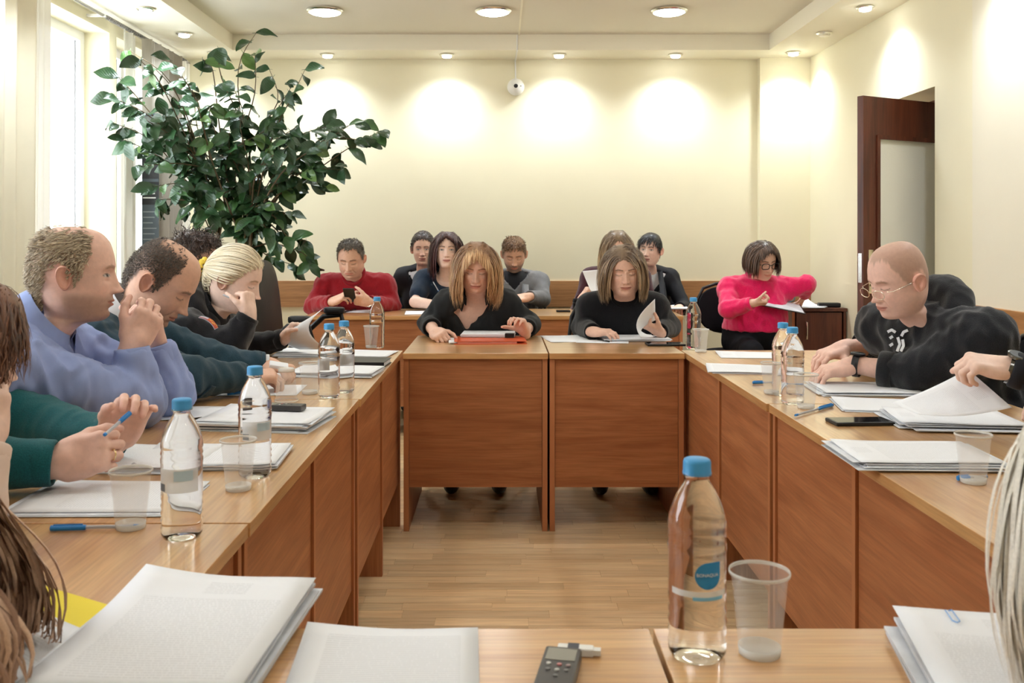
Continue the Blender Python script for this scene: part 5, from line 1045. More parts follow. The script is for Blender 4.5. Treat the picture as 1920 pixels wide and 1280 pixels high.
MB().box(-.07, .07, -.06, .06, 0, .06, .005).build('base', pmat('banner_base', (.6, .6, .6), .3, .9), bn)

# ================================================================ tree in the corner
M_bark = pmat('bark', lin(98, 84, 62), .85, bump=.5, bscale=60, var=.2, vscale=30)
def leaf_material():
    m = bpy.data.materials.new('leaf_green'); m.use_nodes = True; nt = m.node_tree; p = nt.nodes['Principled BSDF']; N = nt.nodes.new; L = nt.links.new
    oi = N('ShaderNodeObjectInfo'); ra = N('ShaderNodeValToRGB'); e = ra.color_ramp.elements; e[0].color = (*lin(38, 66, 40), 1); e[1].color = (*lin(110, 142, 76), 1); e[1].position = 1
    el = ra.color_ramp.elements.new(.55); el.color = (*lin(52, 88, 48), 1); el = ra.color_ramp.elements.new(.85); el.color = (*lin(72, 108, 58), 1); L(oi.outputs['Random'], ra.inputs[0])
    tc = N('ShaderNodeTexCoord'); wv = N('ShaderNodeTexWave'); wv.inputs['Scale'].default_value = 28; wv.inputs['Distortion'].default_value = 1.5; wv.bands_direction = 'DIAGONAL'; L(tc.outputs['Object'], wv.inputs['Vector'])
    b = N('ShaderNodeBump'); b.inputs['Strength'].default_value = .25; b.inputs['Distance'].default_value = .002; L(wv.outputs[0], b.inputs['Height']); L(b.outputs[0], p.inputs['Normal'])
    L(ra.outputs[0], p.inputs['Base Color']); p.inputs['Roughness'].default_value = .36; p.inputs['Specular IOR Level'].default_value = .5; return m
M_leaf = leaf_material()
def leaf_mesh(k, L_=.115, W_=.036):
    r = np.random.default_rng(k); t = np.linspace(0, 1, 8); u = np.linspace(-1, 1, 5); w_ = W_*np.sin(np.pi*np.clip(t*.96+.02, 0, 1)**.85)**.8; dr = r.uniform(.1, .5); tw = r.uniform(-.3, .3); G_ = np.zeros((8, 5, 3))
    for i in range(8):
        y = L_*(t[i]); z = -dr*L_*t[i]**2
        for j in range(5): G_[i, j] = (u[j]*w_[i], y, z+abs(u[j])*w_[i]*.28+tw*u[j]*w_[i]*t[i]+.004*math.sin(t[i]*9+u[j]*2+k))
    b = MB(); b.grid(G_); b.tube([(0, -.022, .004), (0, 0, 0), (0, .02, 0)], [.0012, .0014, .0008], 4); return b.mesh('leaf', M_leaf)
LEAF = [leaf_mesh(k) for k in range(7)]
TC = U(455, 470, Y=6.15); tr = empty('lemon_tree', (TC[0], TC[1], 0), 'tall leafy lemon tree in a pot in the back left corner', 'tree')
M_pot = pmat('terracotta_pot', lin(150, 92, 66), .8, bump=.1, bscale=60)
MB().lathe([(0, .0), (.13, .0), (.17, .30), (.185, .34), (.185, .37), (.165, .37), (.16, .33), (0, .33)], 28).build('pot', M_pot, tr)
MB().lathe([(0, .345), (.159, .335)], 24, cap=False).build('soil', pmat('soil', lin(58, 44, 34), .95, bump=.8, bscale=60), tr)
tips_px = [(243, 95), (262, 112), (222, 145), (215, 185), (212, 230), (232, 262), (255, 215), (292, 130), (318, 112), (410, 92), (380, 112), (345, 150), (300, 165), (480, 62), (478, 100), (572, 130), (545, 165), (505, 130), (712, 246), (690, 225), (655, 235), (690, 265), (620, 235), (640, 318), (612, 350), (585, 300), (600, 262), (575, 452), (560, 500), (582, 495), (520, 455), (545, 400), (505, 385), (302, 392), (288, 350), (262, 312), (300, 300), (330, 265), (360, 225), (400, 195), (440, 170), (455, 215), (400, 270), (350, 310), (380, 340), (330, 350), (420, 330), (455, 290), (490, 250), (520, 215), (540, 260), (510, 310), (540, 340), (470, 350), (440, 390), (385, 395), (340, 395), (475, 410), (500, 430), (450, 430), (310, 215), (275, 265), (365, 180), (430, 250), (560, 235)]
rr = np.random.default_rng(5); bw = MB(); sites = []
forks = [np.array([.02, 0, 1.15]), np.array([-.16, .02, 1.22]), np.array([.07, -.05, 1.30]), np.array([-.06, .06, 1.38])]
for i, f_ in enumerate(forks):
    a_ = i*1.6; bw.tube([(.05*math.cos(a_), .05*math.sin(a_), .33), (.06*math.cos(a_)+f_[0]*.3, .06*math.sin(a_), .7), f_*np.array([.8, .8, .86]), f_], [.020, .016, .013, .012], 7)
for k, (px, py) in enumerate(tips_px):
    dpt = 6.15+rr.uniform(-.34, .30)*(1 if 300 < px < 560 else .55)-(.55 if px < 300 else .25 if px < 340 else 0); tip = U(px, py, Y=min(dpt, 6.55))-np.array([TC[0], TC[1], 0]); f_ = forks[int(np.argmin([abs(q[0]-tip[0]*.3)+.2*rr.random() for q in forks]))]
    m1 = f_+(tip-f_)*np.array([.25, .25, .42])+np.array([0, 0, .06])+rr.normal(0, .05, 3); m2 = f_+(tip-f_)*np.array([.66, .66, .80])+np.array([0, 0, .05])+rr.normal(0, .05, 3); pts = catmull(np.array([f_, m1, m2, tip]), np.linspace(0, 3, 13)); bw.tube(pts, np.linspace(.007, .0018, 13), 5)
    L_ = np.linalg.norm(tip-f_); nl = 13 if py > 130 else 7
    for t_ in np.linspace(.34 if L_ > .5 else .25, 1.0, nl): j = min(int(t_*12), 11); u_ = t_*12-j; sites.append((pts[j]*(1-u_)+pts[j+1]*u_, nrm(pts[j+1]-pts[j]), t_))
bw.build('branches', M_bark, tr); order = rr.permutation(len(sites)); rest = MB()
for n_, si in enumerate(order):
    p_, d_, t_ = sites[si]; d_ = nrm(d_*(.9 if t_ > .97 else .35)+np.array([rr.normal(0, .75), rr.normal(0, .75)-.25, -.45+rr.normal(0, .35)])); up_ = nrm(np.array([rr.normal(0, .5), -1.0+rr.normal(0, .4), .7])); x_ = nrm(np.cross(d_, up_)); z_ = np.cross(x_, d_); s_ = rr.uniform(.70, 1.25)*(1 if t_ > .4 else .9)
    M_ = Matrix(((x_[0]*s_, d_[0]*s_, z_[0]*s_, p_[0]), (x_[1]*s_, d_[1]*s_, z_[1]*s_, p_[1]), (x_[2]*s_, d_[2]*s_, z_[2]*s_, p_[2]), (0, 0, 0, 1))); me = LEAF[int(rr.integers(7))]
    if n_ < 300: o = link('leaf', me, tr); o.matrix_local = M_
    else: rest.add([(M_@v.co)[:] for v in me.vertices], [tuple(f.vertices) for f in me.polygons], True)
if rest.V: tag(rest.build('foliage', M_leaf, tr, sharp=False), kind='stuff')
# small plant on the window sill
sp = empty('potted_plant', (-2.60, 5.33, WZ0), 'small green plant on the sill of the bright window', 'plant')
MB().lathe([(0, .0), (.05, 0), (.065, .10), (.06, .10), (.055, .085), (0, .085)], 20).build('pot', M_pot, sp)
for k in range(12):
    a_ = k*2.4; h_ = .12+.17*rr.random(); e_ = np.array([.08*math.cos(a_), .08*math.sin(a_), .10+h_]); MB().tube([(0, 0, .08), e_*np.array([.4, .4, .7]), e_], .002, 5).build('stem', M_leaf, sp)
    d_ = nrm(np.array([math.cos(a_), math.sin(a_), .1])); x_ = nrm(np.cross(d_, (0, 0, 1))); z_ = np.cross(x_, d_); o = link('leaf', LEAF[k % 7], sp); o.matrix_local = Matrix(((x_[0], d_[0], z_[0], e_[0]), (x_[1], d_[1], z_[1], e_[1]), (x_[2], d_[2], z_[2], e_[2]), (0, 0, 0, 1)))
# ================================================================ bottles and cups
M_pet = pmat('clear_water_bottle', (.985, .99, .995), .02, trans=1, ior=1.14, spec=.6, coat=1.0)
M_cap = pmat('bottle_cap_blue', lin(70, 160, 220), .4)
M_cup = pmat('clear_plastic_cup', lin(245, 245, 242), .15, spec=.8, alpha=.24, coat=.8)
M_label = pmat('label_film', lin(236, 242, 246), .3, alpha=.78)
M_lblue = pmat('label_blue', lin(44, 140, 200), .35); M_lsky = pmat('label_sky', lin(130, 196, 232), .35); M_lgrey = pmat('label_grey', lin(120, 130, 140), .4)
BP = [(0, .004), (.012, .003), (.022, .0), (.029, .001), (.0325, .008), (.033, .018), (.0315, .024), (.0332, .030), (.0318, .036), (.0332, .042), (.0318, .048), (.0332, .054), (.0318, .060), (.0330, .066), (.0330, .072), (.0326, .076), (.0326, .118), (.0332, .122), (.0334, .128), (.0320, .132), (.0334, .137), (.0320, .142), (.0334, .147), (.0328, .154), (.0300, .166), (.0255, .178), (.0200, .189), (.0155, .196), (.0135, .200), (.0135, .2045), (.0165, .2055), (.0165, .2085), (.0130, .2095), (.0130, .213), (0, .213)]
def arc_label(rad, a0, a1, z0, z1, off=.0004, n=24):
    a_ = np.linspace(math.radians(a0), math.radians(a1), n); return np.array([[((rad+off)*math.cos(t), (rad+off)*math.sin(t), z) for t in a_] for z in (z0, z1)])
def bottle_proto(nm='water_bottle'):
    r = empty(nm, (0, 0, 0)); MB().lathe(BP, 36).build('bottle_body', M_pet, r, sharp=False)
    b = MB(); cp = [(0, .2235), (.0135, .2235), (.0150, .2222), (.0155, .2195), (.0155, .2095), (.0160, .2085), (.0160, .2062), (.0150, .2062)]; n = 60; b.lathe(cp[::-1], n, cap=False)
    V = np.array(b.V); rr_ = np.hypot(V[:, 0], V[:, 1]); k = (rr_ > .0152) & (V[:, 2] > .2088); V[k, :2] *= np.where(np.arange(len(V))[k] % 2, 1.02, .985)[:, None]; b.V = [tuple(v) for v in V]; b.build('cap', M_cap, r); return r
def plain_label(r, rot):
    o = MB().grid(arc_label(.0327, rot-62, rot+62, .078, .116)).build('label', M_label, r); MB().grid(arc_label(.0327, rot-60, rot-36, .080, .092, .0008)).build('barcode', M_lgrey, o); MB().grid(arc_label(.0327, rot-8, rot+44, .097, .113, .0008)).build('label_print', pmat('label_pale_blue', lin(190, 216, 230), .35), o)
def logo_label(r, rot):
    o = MB().grid(arc_label(.0327, rot-60, rot+64, .0765, .0835)).build('label', M_label, r); MB().grid(arc_label(.0327, rot-12, rot+52, .0735, .0775, .0006)).build('label_band', M_lsky, o)
    # blue drop: circle with one square corner
    pts = [(.0148*math.cos(t), .0148*math.sin(t)) for t in np.radians(np.arange(90, 361, 10))]+[(.0148, .0148)]; n = len(pts); V = [(0, 0)]+pts
    def wrap(x, z, off): a_ = math.radians(rot+18)+x/.0327; return ((.0327+off)*math.cos(a_), (.0327+off)*math.sin(a_), .1010+z)
    V3 = []; F = []
    for k in (0, .33, .66, 1.0): V3 += [wrap(x*k, z*k, .0009) for x, z in pts]
    F = grid_faces(4, n)[:, ::-1]; MB().add(V3, F, True).build('logo_drop', M_lblue, o)
    cu = bpy.data.curves.new('logo_text', 'FONT'); cu.body = 'BONAQUA'; cu.size = .0049; cu.align_x = 'CENTER'; cu.align_y = 'CENTER'; cu.extrude = 0; tmp = bpy.data.objects.new('logo_text', cu); COL.objects.link(tmp); bpy.context.view_layer.update()
    me = bpy.data.meshes.new_from_object(tmp.evaluated_get(bpy.context.evaluated_depsgraph_get())); COL.objects.unlink(tmp); bpy.data.objects.remove(tmp); bm = bmesh.new(); bm.from_mesh(me); bmesh.ops.subdivide_edges(bm, edges=[e for e in bm.edges if e.calc_length() > .003], cuts=2); bm.to_mesh(me); bm.free()
    for v in me.vertices: v.co = Vector(wrap(v.co.x-.0008, v.co.y+.001, .0014))
    me.materials.clear(); me.materials.append(M_white); link('logo_text', me, o)
ZT_ = TOPZ
for k, (px, py, rot, lg, lab) in enumerate(((341, 1006, -85, 1, 'water bottle with a pale paper label by the capped blue pen'), (478, 893, -60, 1, 'water bottle beside the clear cup on the middle left table'), (617, 745, 160, 1, 'water bottle next to the upside down cup'), (645, 735, 100, 1, 'water bottle standing behind another one near the dark notebook'), (707, 652, 100, 0, 'water bottle on the left table in front of the red sweater'),
                                     (1300, 654, 60, 0, 'water bottle at the corner beside the desk with the tablet'), (1468, 741, 60, 0, 'water bottle half hidden behind its twin on the right table'), (1486, 757, -100, 0, 'water bottle in front of its twin on the right table'), (1307, 1228, -98, 2, 'water bottle with the blue drop logo on the near desk'))):
    p = U(px, py, z=ZT_); r = bottle_proto(); r.location = (p[0], p[1], ZT_+.0005); tag(r, lab, 'bottle', 'water bottles with blue caps'); r.rotation_euler = (0, 0, 0)
    if lg == 1: plain_label(r, rot)
    if lg == 2: logo_label(r, rot)
    if lg == 2: r.scale = (1.02, 1.02, 1.02)
CPp = [(0, .003), (.020, .003), (.0225, .0), (.0235, .001), (.0245, .012), (.0285, .045), (.0292, .049), (.0290, .052), (.0322, .080), (.0335, .092), (.0352, .0935), (.0355, .096), (.0348, .0975), (.0335, .096), (.0325, .090), (.0312, .080), (.0280, .052), (.0236, .013), (.0225, .0045), (0, .0042)]
CPw = [(.0245, .010)]+[(.0245+.0082*t+.00025*math.sin(t*70)*(t > .5), .010+.0845*t) for t in np.linspace(0, 1, 26)]
M_rim = pmat('cup_rim_plastic', lin(240, 238, 230), .2, spec=.7, alpha=.55)
for k, (px, py, flip, lab) in enumerate(((245, 990, 0, 'clear plastic cup beside the labelled bottle, in front of white sheets'), (447, 918, 0, 'clear plastic cup in front of the second bottle of the left tables'), (537, 752, 1, 'plastic cup turned upside down near the voice recorder'), (581, 738, 0, 'clear plastic cup between the upside down cup and the bottles'), (696, 652, 0, 'clear plastic cup in front of the bottle near the red sweater'),
                                        (1314, 660, 0, 'clear plastic cup beside the bottle at the corner'), (1447, 738, 0, 'clear plastic cup behind the pair of bottles'), (1511, 765, 0, 'clear plastic cup in front of the pair of bottles by the pen'), (1825, 905, 0, 'clear plastic cup on the end of the paper stack by the white hair'), (1424, 1226, 0, 'clear plastic cup beside the bottle with the blue drop logo'))):
    p = U(px, py, z=ZT_); r = empty('plastic_cup', (p[0], p[1], ZT_+.0005+(.098 if flip else 0)), lab, 'cup', 'clear plastic cups')
    if flip: r.rotation_euler = (math.pi, 0, 0)
    MB().lathe(CPw, 40, cap=False).build('cup_wall', M_cup, r, sharp=False); MB().lathe([(.0335, .0935), (.0352, .0935), (.0355, .0958), (.0348, .0978), (.0335, .0968), (.0335, .0935)], 40, cap=False).build('rim', M_rim, r, sharp=False); MB().lathe([(0, .003), (.020, .003), (.0225, .0), (.0238, .001), (.0245, .010), (.0236, .010), (.022, .0045), (0, .0045)], 40, cap=False).build('cup_base', M_rim, r, sharp=False)

# ================================================================ papers
def text_mat(name, head=True, dens=.55, img=None):
    if name in MATS: return MATS[name]
    m = bpy.data.materials.new(name); m.use_nodes = True; nt = m.node_tree; p = nt.nodes['Principled BSDF']; N = nt.nodes.new; L = nt.links.new
    uv = N('ShaderNodeTexCoord'); sx = N('ShaderNodeSeparateXYZ'); L(uv.outputs['UV'], sx.inputs[0])
    def M(op, a, b=None):
        n = N('ShaderNodeMath'); n.operation = op
        for i, v in enumerate((a, b)):
            if v is None: continue
            if isinstance(v, (int, float)): n.inputs[i].default_value = v
            else: L(v, n.inputs[i])
        return n.outputs[0]
    ln = M('FRACT', M('MULTIPLY', sx.outputs[1], 58.0)); row = M('LESS_THAN', ln, .48)
    cb = N('ShaderNodeCombineXYZ'); L(M('MULTIPLY', sx.outputs[0], 95.0), cb.inputs[0]); L(M('FLOOR', M('MULTIPLY', sx.outputs[1], 58.0)), cb.inputs[1]); nz = N('ShaderNodeTexNoise'); nz.inputs['Scale'].default_value = 1.0; nz.inputs['Detail'].default_value = 1; L(cb.outputs[0], nz.inputs['Vector'])
    wd = M('GREATER_THAN', nz.outputs[0], 1-dens); ink = M('MULTIPLY', row, wd); ink = M('MULTIPLY', ink, M('GREATER_THAN', sx.outputs[0], .14)); ink = M('MULTIPLY', ink, M('LESS_THAN', sx.outputs[0], .90)); ink = M('MULTIPLY', ink, M('GREATER_THAN', sx.outputs[1], .08)); ink = M('MULTIPLY', ink, M('LESS_THAN', sx.outputs[1], .93))
    if head: gap = M('MULTIPLY', M('GREATER_THAN', sx.outputs[1], .76), M('LESS_THAN', sx.outputs[1], .80)); ink = M('MULTIPLY', ink, M('SUBTRACT', 1.0, gap)); up = M('MULTIPLY', M('GREATER_THAN', sx.outputs[1], .80), M('LESS_THAN', M('ABSOLUTE', M('SUBTRACT', sx.outputs[0], .55)), .12)); ink = M('MULTIPLY', ink, M('MAXIMUM', M('LESS_THAN', sx.outputs[1], .80), up))
    mx = N('ShaderNodeMix'); mx.data_type = 'RGBA'; L(M('MULTIPLY', ink, .15), mx.inputs[0]); mx.inputs[6].default_value = (*lin(240, 242, 246), 1); mx.inputs[7].default_value = (*lin(90, 92, 100), 1); L(mx.outputs[2], p.inputs['Base Color']); p.inputs['Roughness'].default_value = .7; p.inputs['Specular IOR Level'].default_value = .2
    MATS[name] = m; return m
M_text = text_mat('printed_page'); M_text2 = text_mat('printed_page_dense', False, .62); M_blank = pmat('blank_paper', lin(240, 242, 246), .7, spec=.2); M_edgep = pmat('paper_edges', lin(222, 226, 232), .8, spec=.1, var=.12, vscale=900, stretch=(.02, .02, 1))
def add_uv(me, w_, h_):
    uv = me.uv_layers.new(name='UVMap')
    for l in me.loops: v = me.vertices[l.vertex_index].co; uv.data[l.index].uv = (v.x/w_+.5, v.y/h_+.5)
def sheet_grid(w_, h_, z, curl=0, corner=(1, 1), seed=0, n=9, wav=.0008):
    r = np.random.default_rng(seed); x = np.linspace(-w_/2, w_/2, n); y = np.linspace(-h_/2, h_/2, n+2); X, Y = np.meshgrid(x, y, indexing='ij'); Z = np.full_like(X, z)+wav*(1+np.sin(X*30+r.uniform(0, 6))*np.sin(Y*22+r.uniform(0, 6)))
    if curl: d = np.clip((X*corner[0]/(w_/2)+Y*corner[1]/(h_/2)-.6)/1.4, 0, 1); Z = Z+curl*d**2
    return np.stack([X, Y, Z], -1)
def papers(px, py, rot, label, n=1, thick=.0, w_=.21, h_=.297, mat=None, curl=.004, corner=(1, 1), spread=.006, seed=0, xy=None, z=None, flat=False):
    z = TOPZ if z is None else z; p = U(px, py, z=z) if xy is None else np.array([xy[0], xy[1], z]); rt_ = math.radians(rot); mat = mat or M_text; r = np.random.default_rng(seed+17)
    if n == 1:
        me = MB().grid(sheet_grid(w_, h_, .0006, curl, corner, seed), thick=.00025).mesh('paper_sheet', mat); add_uv(me, w_, h_); o = link('paper_sheet', me, None, None, (p[0], p[1], z), (0, 0, rt_)); return tag(o, label, 'paper')
    root = empty('paper_stack', (p[0], p[1], z), label, 'papers', rz=rt_); m = max(3, min(9, n//3)); zz = 0.0005
    for k in range(m):
        dx, dy = r.normal(0, spread, 2); a_ = r.normal(0, spread*2.5); t = thick/m; b = MB().box(-w_/2, w_/2, -h_/2, h_/2, 0, t*.96); link('sheets', b.mesh('sheets', M_edgep), root, None, (dx, dy, zz), (0, 0, a_)); zz += t
    me = MB().grid(sheet_grid(w_, h_, 0, curl, corner, seed), thick=.00025).mesh('top_sheet', mat); add_uv(me, w_, h_); dx, dy = r.normal(0, spread*.6, 2); link('top_sheet', me, root, None, (dx, dy, zz+.0006), (0, 0, r.normal(0, spread*2))); return root
papers(205, 937, 90, 'thin white printed sheets under the first clear cup', 4, .003, seed=1)
papers(262, 866, 88, 'printed paper stack below the teal sweater sleeves', 24, .013, seed=2); papers(402, 862, 94, 'second printed paper stack behind the labelled bottle', 18, .012, seed=3, w_=.20)
papers(348, 775, 86, 'printed sheet with a lifted corner beside the blue shirt elbow', 1, curl=.02, corner=(-1, -1), seed=4)
papers(497, 792, 84, 'thick printed paper stack with the voice recorder on it', 40, .020, spread=.010, w_=.23, seed=5)
papers(478, 732, 92, 'printed sheet with a blue pen by the teal suit cuff', 1, seed=6); papers(560, 700, 80, 'printed sheet under the hands of the man in the teal suit', 1, seed=7, w_=.2)
papers(632, 700, 84, 'paper stack behind the bottle pair on the left tables', 20, .014, seed=8, w_=.2); papers(590, 664, 92, 'paper stack of the platinum blonde woman', 14, .010, seed=9); papers(672, 663, 84, 'printed sheets at the far end of the left table', 3, .002, seed=10)
papers(655, 584, 0, 'white sheet with a black pen in front of the red sweater', 1, w_=.30, h_=.21, seed=11); papers(792, 586, 4, 'white sheet in front of the woman in navy', 1, seed=12, mat=M_blank, w_=.22)
papers(1262, 577, 0, 'white sheets before the woman with short black hair', 3, .006, seed=27, mat=M_blank, w_=.19)
papers(1072, 635, 8, 'white sheet at the left side of the page turning woman', 1, mat=M_blank, seed=13, w_=.26); papers(1130, 640, -8, 'white sheet under a dark pen on the centre desk', 1, mat=M_blank, seed=14, w_=.24, h_=.16); papers(1188, 636, 4, 'spread of document sheets under the hand of the page turning woman', 12, .010, seed=15, w_=.297, h_=.20, spread=.012)
papers(1415, 666, 84, 'printed sheet at the far end of the right table', 1, seed=16); papers(1405, 694, 80, 'printed stack with a picture page near the pair of bottles', 8, .005, seed=17, mat=M_text2)
papers(1618, 733, 86, 'paper stack below the forearm of the man in the hoodie', 16, .010, seed=18, mat=M_text2, spread=.010); papers(1672, 762, 80, 'white sheets beside the black smartphone', 5, .003, seed=19, mat=M_blank); papers(1782, 793, 84, 'thick paper stack whose page is being lifted', 26, .016, seed=20, spread=.012)
papers(1712, 862, 88, 'thick curled paper stack by the cup at the right table edge', 30, .016, seed=21, spread=.010)
papers(0, 0, -3, 'large stack of printed pages at the near left corner', 60, .028, xy=(-.372, 1.11), w_=.232, h_=.32, spread=.009, seed=22, curl=.014, corner=(-1, 1))
papers(0, 0, 2, 'white printed sheet beside the large stack on the near desk', 1, xy=(-.128, 1.018), seed=23, curl=.010, corner=(-1, 1), mat=M_text2)
papers(0, 0, -11, 'paper stack with a blue paper clip and a grey crest on the near right desk', 40, .030, xy=(.560, .985), spread=.008, seed=24, w_=.22)
papers(0, 0, -36, 'grey blank sheet half under the large stack', 1, xy=(-.548, 1.03), seed=25, mat=pmat('grey_paper', lin(206, 208, 204), .7)); papers(0, 0, -38, 'white printed sheet beside the yellow folder', 1, xy=(-.63, 1.06), z=.7525, seed=26, w_=.20)
b = MB().box(-.11, .11, -.15, .15, 0, .002); tag(b.build('folder', pmat('yellow_card', lin(236, 214, 60), .6), None, (-.615, 1.125, .7505), (0, 0, math.radians(-30))), 'yellow card folder under white sheets by the long hair', 'folder')
# crest and clip on the near right stack
cst = bpy.data.objects['paper_stack.0'] if 'paper_stack.0' in bpy.data.objects else None
st_ = [o for o in bpy.data.objects if o.get('label', '').startswith('paper stack with a blue paper clip')][0]
zt = .0335
MB().box(.002, .020, .098, .124, zt, zt+.0004).build('crest_print', pmat('crest_grey', lin(120, 120, 124), .7, var=.4, vscale=300), st_)
MB().tube([(-.052, .150, zt+.001), (-.052, .118, zt+.001), (-.048, .113, zt+.001), (-.044, .118, zt+.001), (-.044, .152, zt+.001), (-.048, .157, zt-.003)], .0008, 6).build('paper_clip', pmat('clip_blue', lin(120, 170, 225), .3), st_)
# ---- pages held up in hands
def curl_page(name, P00, P10, P01, P11, bow, label, mat=M_text, n=14):
    u = np.linspace(0, 1, n); v = np.linspace(0, 1, n); Uu, Vv = np.meshgrid(u, v, indexing='ij'); P00, P10, P01, P11, bow = [np.asarray(q, float) for q in (P00, P10, P01, P11, bow)]
    G_ = P00*((1-Uu)*(1-Vv))[..., None]+P10*(Uu*(1-Vv))[..., None]+P01*((1-Uu)*Vv)[..., None]+P11*(Uu*Vv)[..., None]+bow*(np.sin(np.pi*Vv)*(.7+.3*Uu))[..., None]
    base = G_.reshape(-1, 3).mean(0); base[2] = G_[..., 2].min(); b = MB().grid(G_-base, thick=.0003); me = b.mesh(name, mat); uvl = me.uv_layers.new(name='UVMap'); uvs = np.concatenate([np.stack([Uu, Vv], -1).reshape(-1, 2)]*2)
    for l in me.loops: uvl.data[l.index].uv = uvs[l.vertex_index]
    return tag(link(name, me, None, None, base), label, 'paper')
curl_page('lifted_page', U(612, 655, Y=3.72), U(560, 655, Y=3.92), U(606, 578, Y=3.70), U(560, 610, Y=3.90), (-.09, 0, .0), 'curled page lifted by the platinum blonde woman', M_blank)
curl_page('lifted_page', U(1202, 634, Y=4.30), U(1232, 630, Y=4.40), U(1228, 560, Y=4.36), U(1229, 600, Y=4.44), (-.075, -.03, -.01), 'curled page turned by the woman in the plain black sweater', M_blank)
curl_page('lifted_page', U(1672, 755, Y=2.42), U(1720, 776, Y=2.30), U(1815, 692, Y=2.36), U(1898, 764, Y=2.24), (-.0, .02, -.016), 'printed page lifted by the hand in the dark jacket')
curl_page('reading_sheet', U(1092, 508, Y=6.20), U(1126, 505, Y=6.24), U(1108, 546, Y=6.14), U(1140, 550, Y=6.2), (0, .02, 0), 'white sheet held up by the blonde woman in maroon', M_blank)
# ================================================================ pens, phones and other table things
M_pen = pmat('clear_pen_barrel', lin(220, 224, 230), .2, alpha=.6); M_pblue = pmat('pen_blue', lin(40, 130, 205), .35); M_ink = pmat('pen_ink', lin(60, 40, 70), .4)
def pen(p0, p1, label, cap=True, dark=False, r_=.0042):
    p0, p1 = np.asarray(p0, float), np.asarray(p1, float); c = (p0+p1)/2; root = empty('ballpoint_pen', c, label, 'pen'); d_ = p1-p0; f = lambda t: p0+d_*t-c; mb = M_black if dark else M_pen
    MB().tube([f(.0), f(.04), f(.96), f(1)], [.0015, r_*.8, r_*.8, r_*.7], 8).build('barrel', mb, root); MB().tube([f(.05), f(.95)], .0016, 6).build('refill', M_ink, root)
    if cap: MB().tube([f(-.02), f(-.01), f(.38), f(.40)], [r_*.6, r_*1.15, r_*1.1, r_*.9], 10).build('cap', M_pblue if not dark else M_black, root); cl = np.array([0, 0, r_*1.25]); MB().tube([f(.02)+cl, f(.36)+cl], .0012, 6).build('clip', M_pblue if not dark else M_black, root)
    MB().tube([f(.955), f(1.01)], [r_*.85, r_*.8], 8).build('plug', M_pblue if not dark else M_black, root); return root
zz = TOPZ+.0055
pen(U(97, 990, z=zz), U(258, 986, z=zz), 'capped blue ballpoint pen lying on the near left table'); pen(U(1560, 759, z=zz), U(1492, 778, z=zz), 'ballpoint pen with blue cap behind the cup near the smartphone'); pen(U(1412, 717, z=zz), U(1462, 716, z=zz), 'blue ballpoint pen beside the pair of bottles'); pen(U(428, 738, z=zz+.001), U(500, 728, z=zz+.001), 'blue ballpoint pen on the sheet by the teal suit cuff')
pen(U(1796, 896, z=zz), U(1850, 893, z=zz), 'pen with a blue end peeking out beside the right hand cup'); pen(U(642, 586, z=zz+.001), U(672, 578, z=zz+.001), 'black pen on the white sheet in front of the red sweater', True, True); pen(U(1112, 633, z=zz+.001), U(1142, 640, z=zz+.001), 'dark pen on the white sheet at the centre desk', True, True)
a_ = TEAL['tipsR']; pen(U(243, 775, Y=1.875), U(196, 815, Y=1.80), 'clear pen with a blue cap held by the person in teal', True)
pen(U(418, 552, Y=3.40), U(448, 566, Y=3.42), 'white pencil held against the cheek of the platinum blonde woman', False, r_=.004)
pen(U(812, 528, Y=6.12), U(822, 545, Y=6.14), 'pale pen held by the woman in navy', False)
M_screen = pmat('dark_glass', lin(14, 15, 18), .06, spec=.6)
def phone(c, rot, L_, W_, T_, label, name='smartphone', z=None, notch=True):
    r = empty(name, (c[0], c[1], c[2]), label, name.replace('_', ' '), rz=math.radians(rot)); MB().box(-L_/2, L_/2, -W_/2, W_/2, .0004, T_, .003).build('case', M_black, r); MB().box(-L_/2+.004, L_/2-.004, -W_/2+.004, W_/2-.004, T_-.0002, T_+.0004).build('screen', M_screen, r); return r
phone(U(1612, 790, z=.755)*np.array([1, 1, 0])+np.array([0, 0, TOPZ]), 4, .155, .076, .010, 'black smartphone lying on the right table')
t_ = phone(U(1247, 645, z=.755)*np.array([1, 1, 0])+np.array([0, 0, TOPZ]), 0, .17, .09, .010, 'black tablet at the edge of the page turning woman\'s desk', 'tablet')
phone(U(1056, 583, z=.755)*np.array([1, 1, 0])+np.array([0, 0, TOPZ]), 0, .09, .06, .012, 'small dark phone on the back table beside the blouse')
h_ = PEOPLE['p_red']; pc_ = (h_['arms']['R'][0]+h_['arms']['L'][0])/2+np.array([.0, -.05, .045]); r = empty('smartphone', pc_, 'phone held in both hands by the man in red', 'smartphone'); r.rotation_euler = (math.radians(50), 0, 0); MB().box(-.036, .036, -.004, .004, -.07, .07, .003).build('case', M_black, r); MB().box(-.033, .033, .004, .0046, -.066, .066).build('screen', M_screen, r)
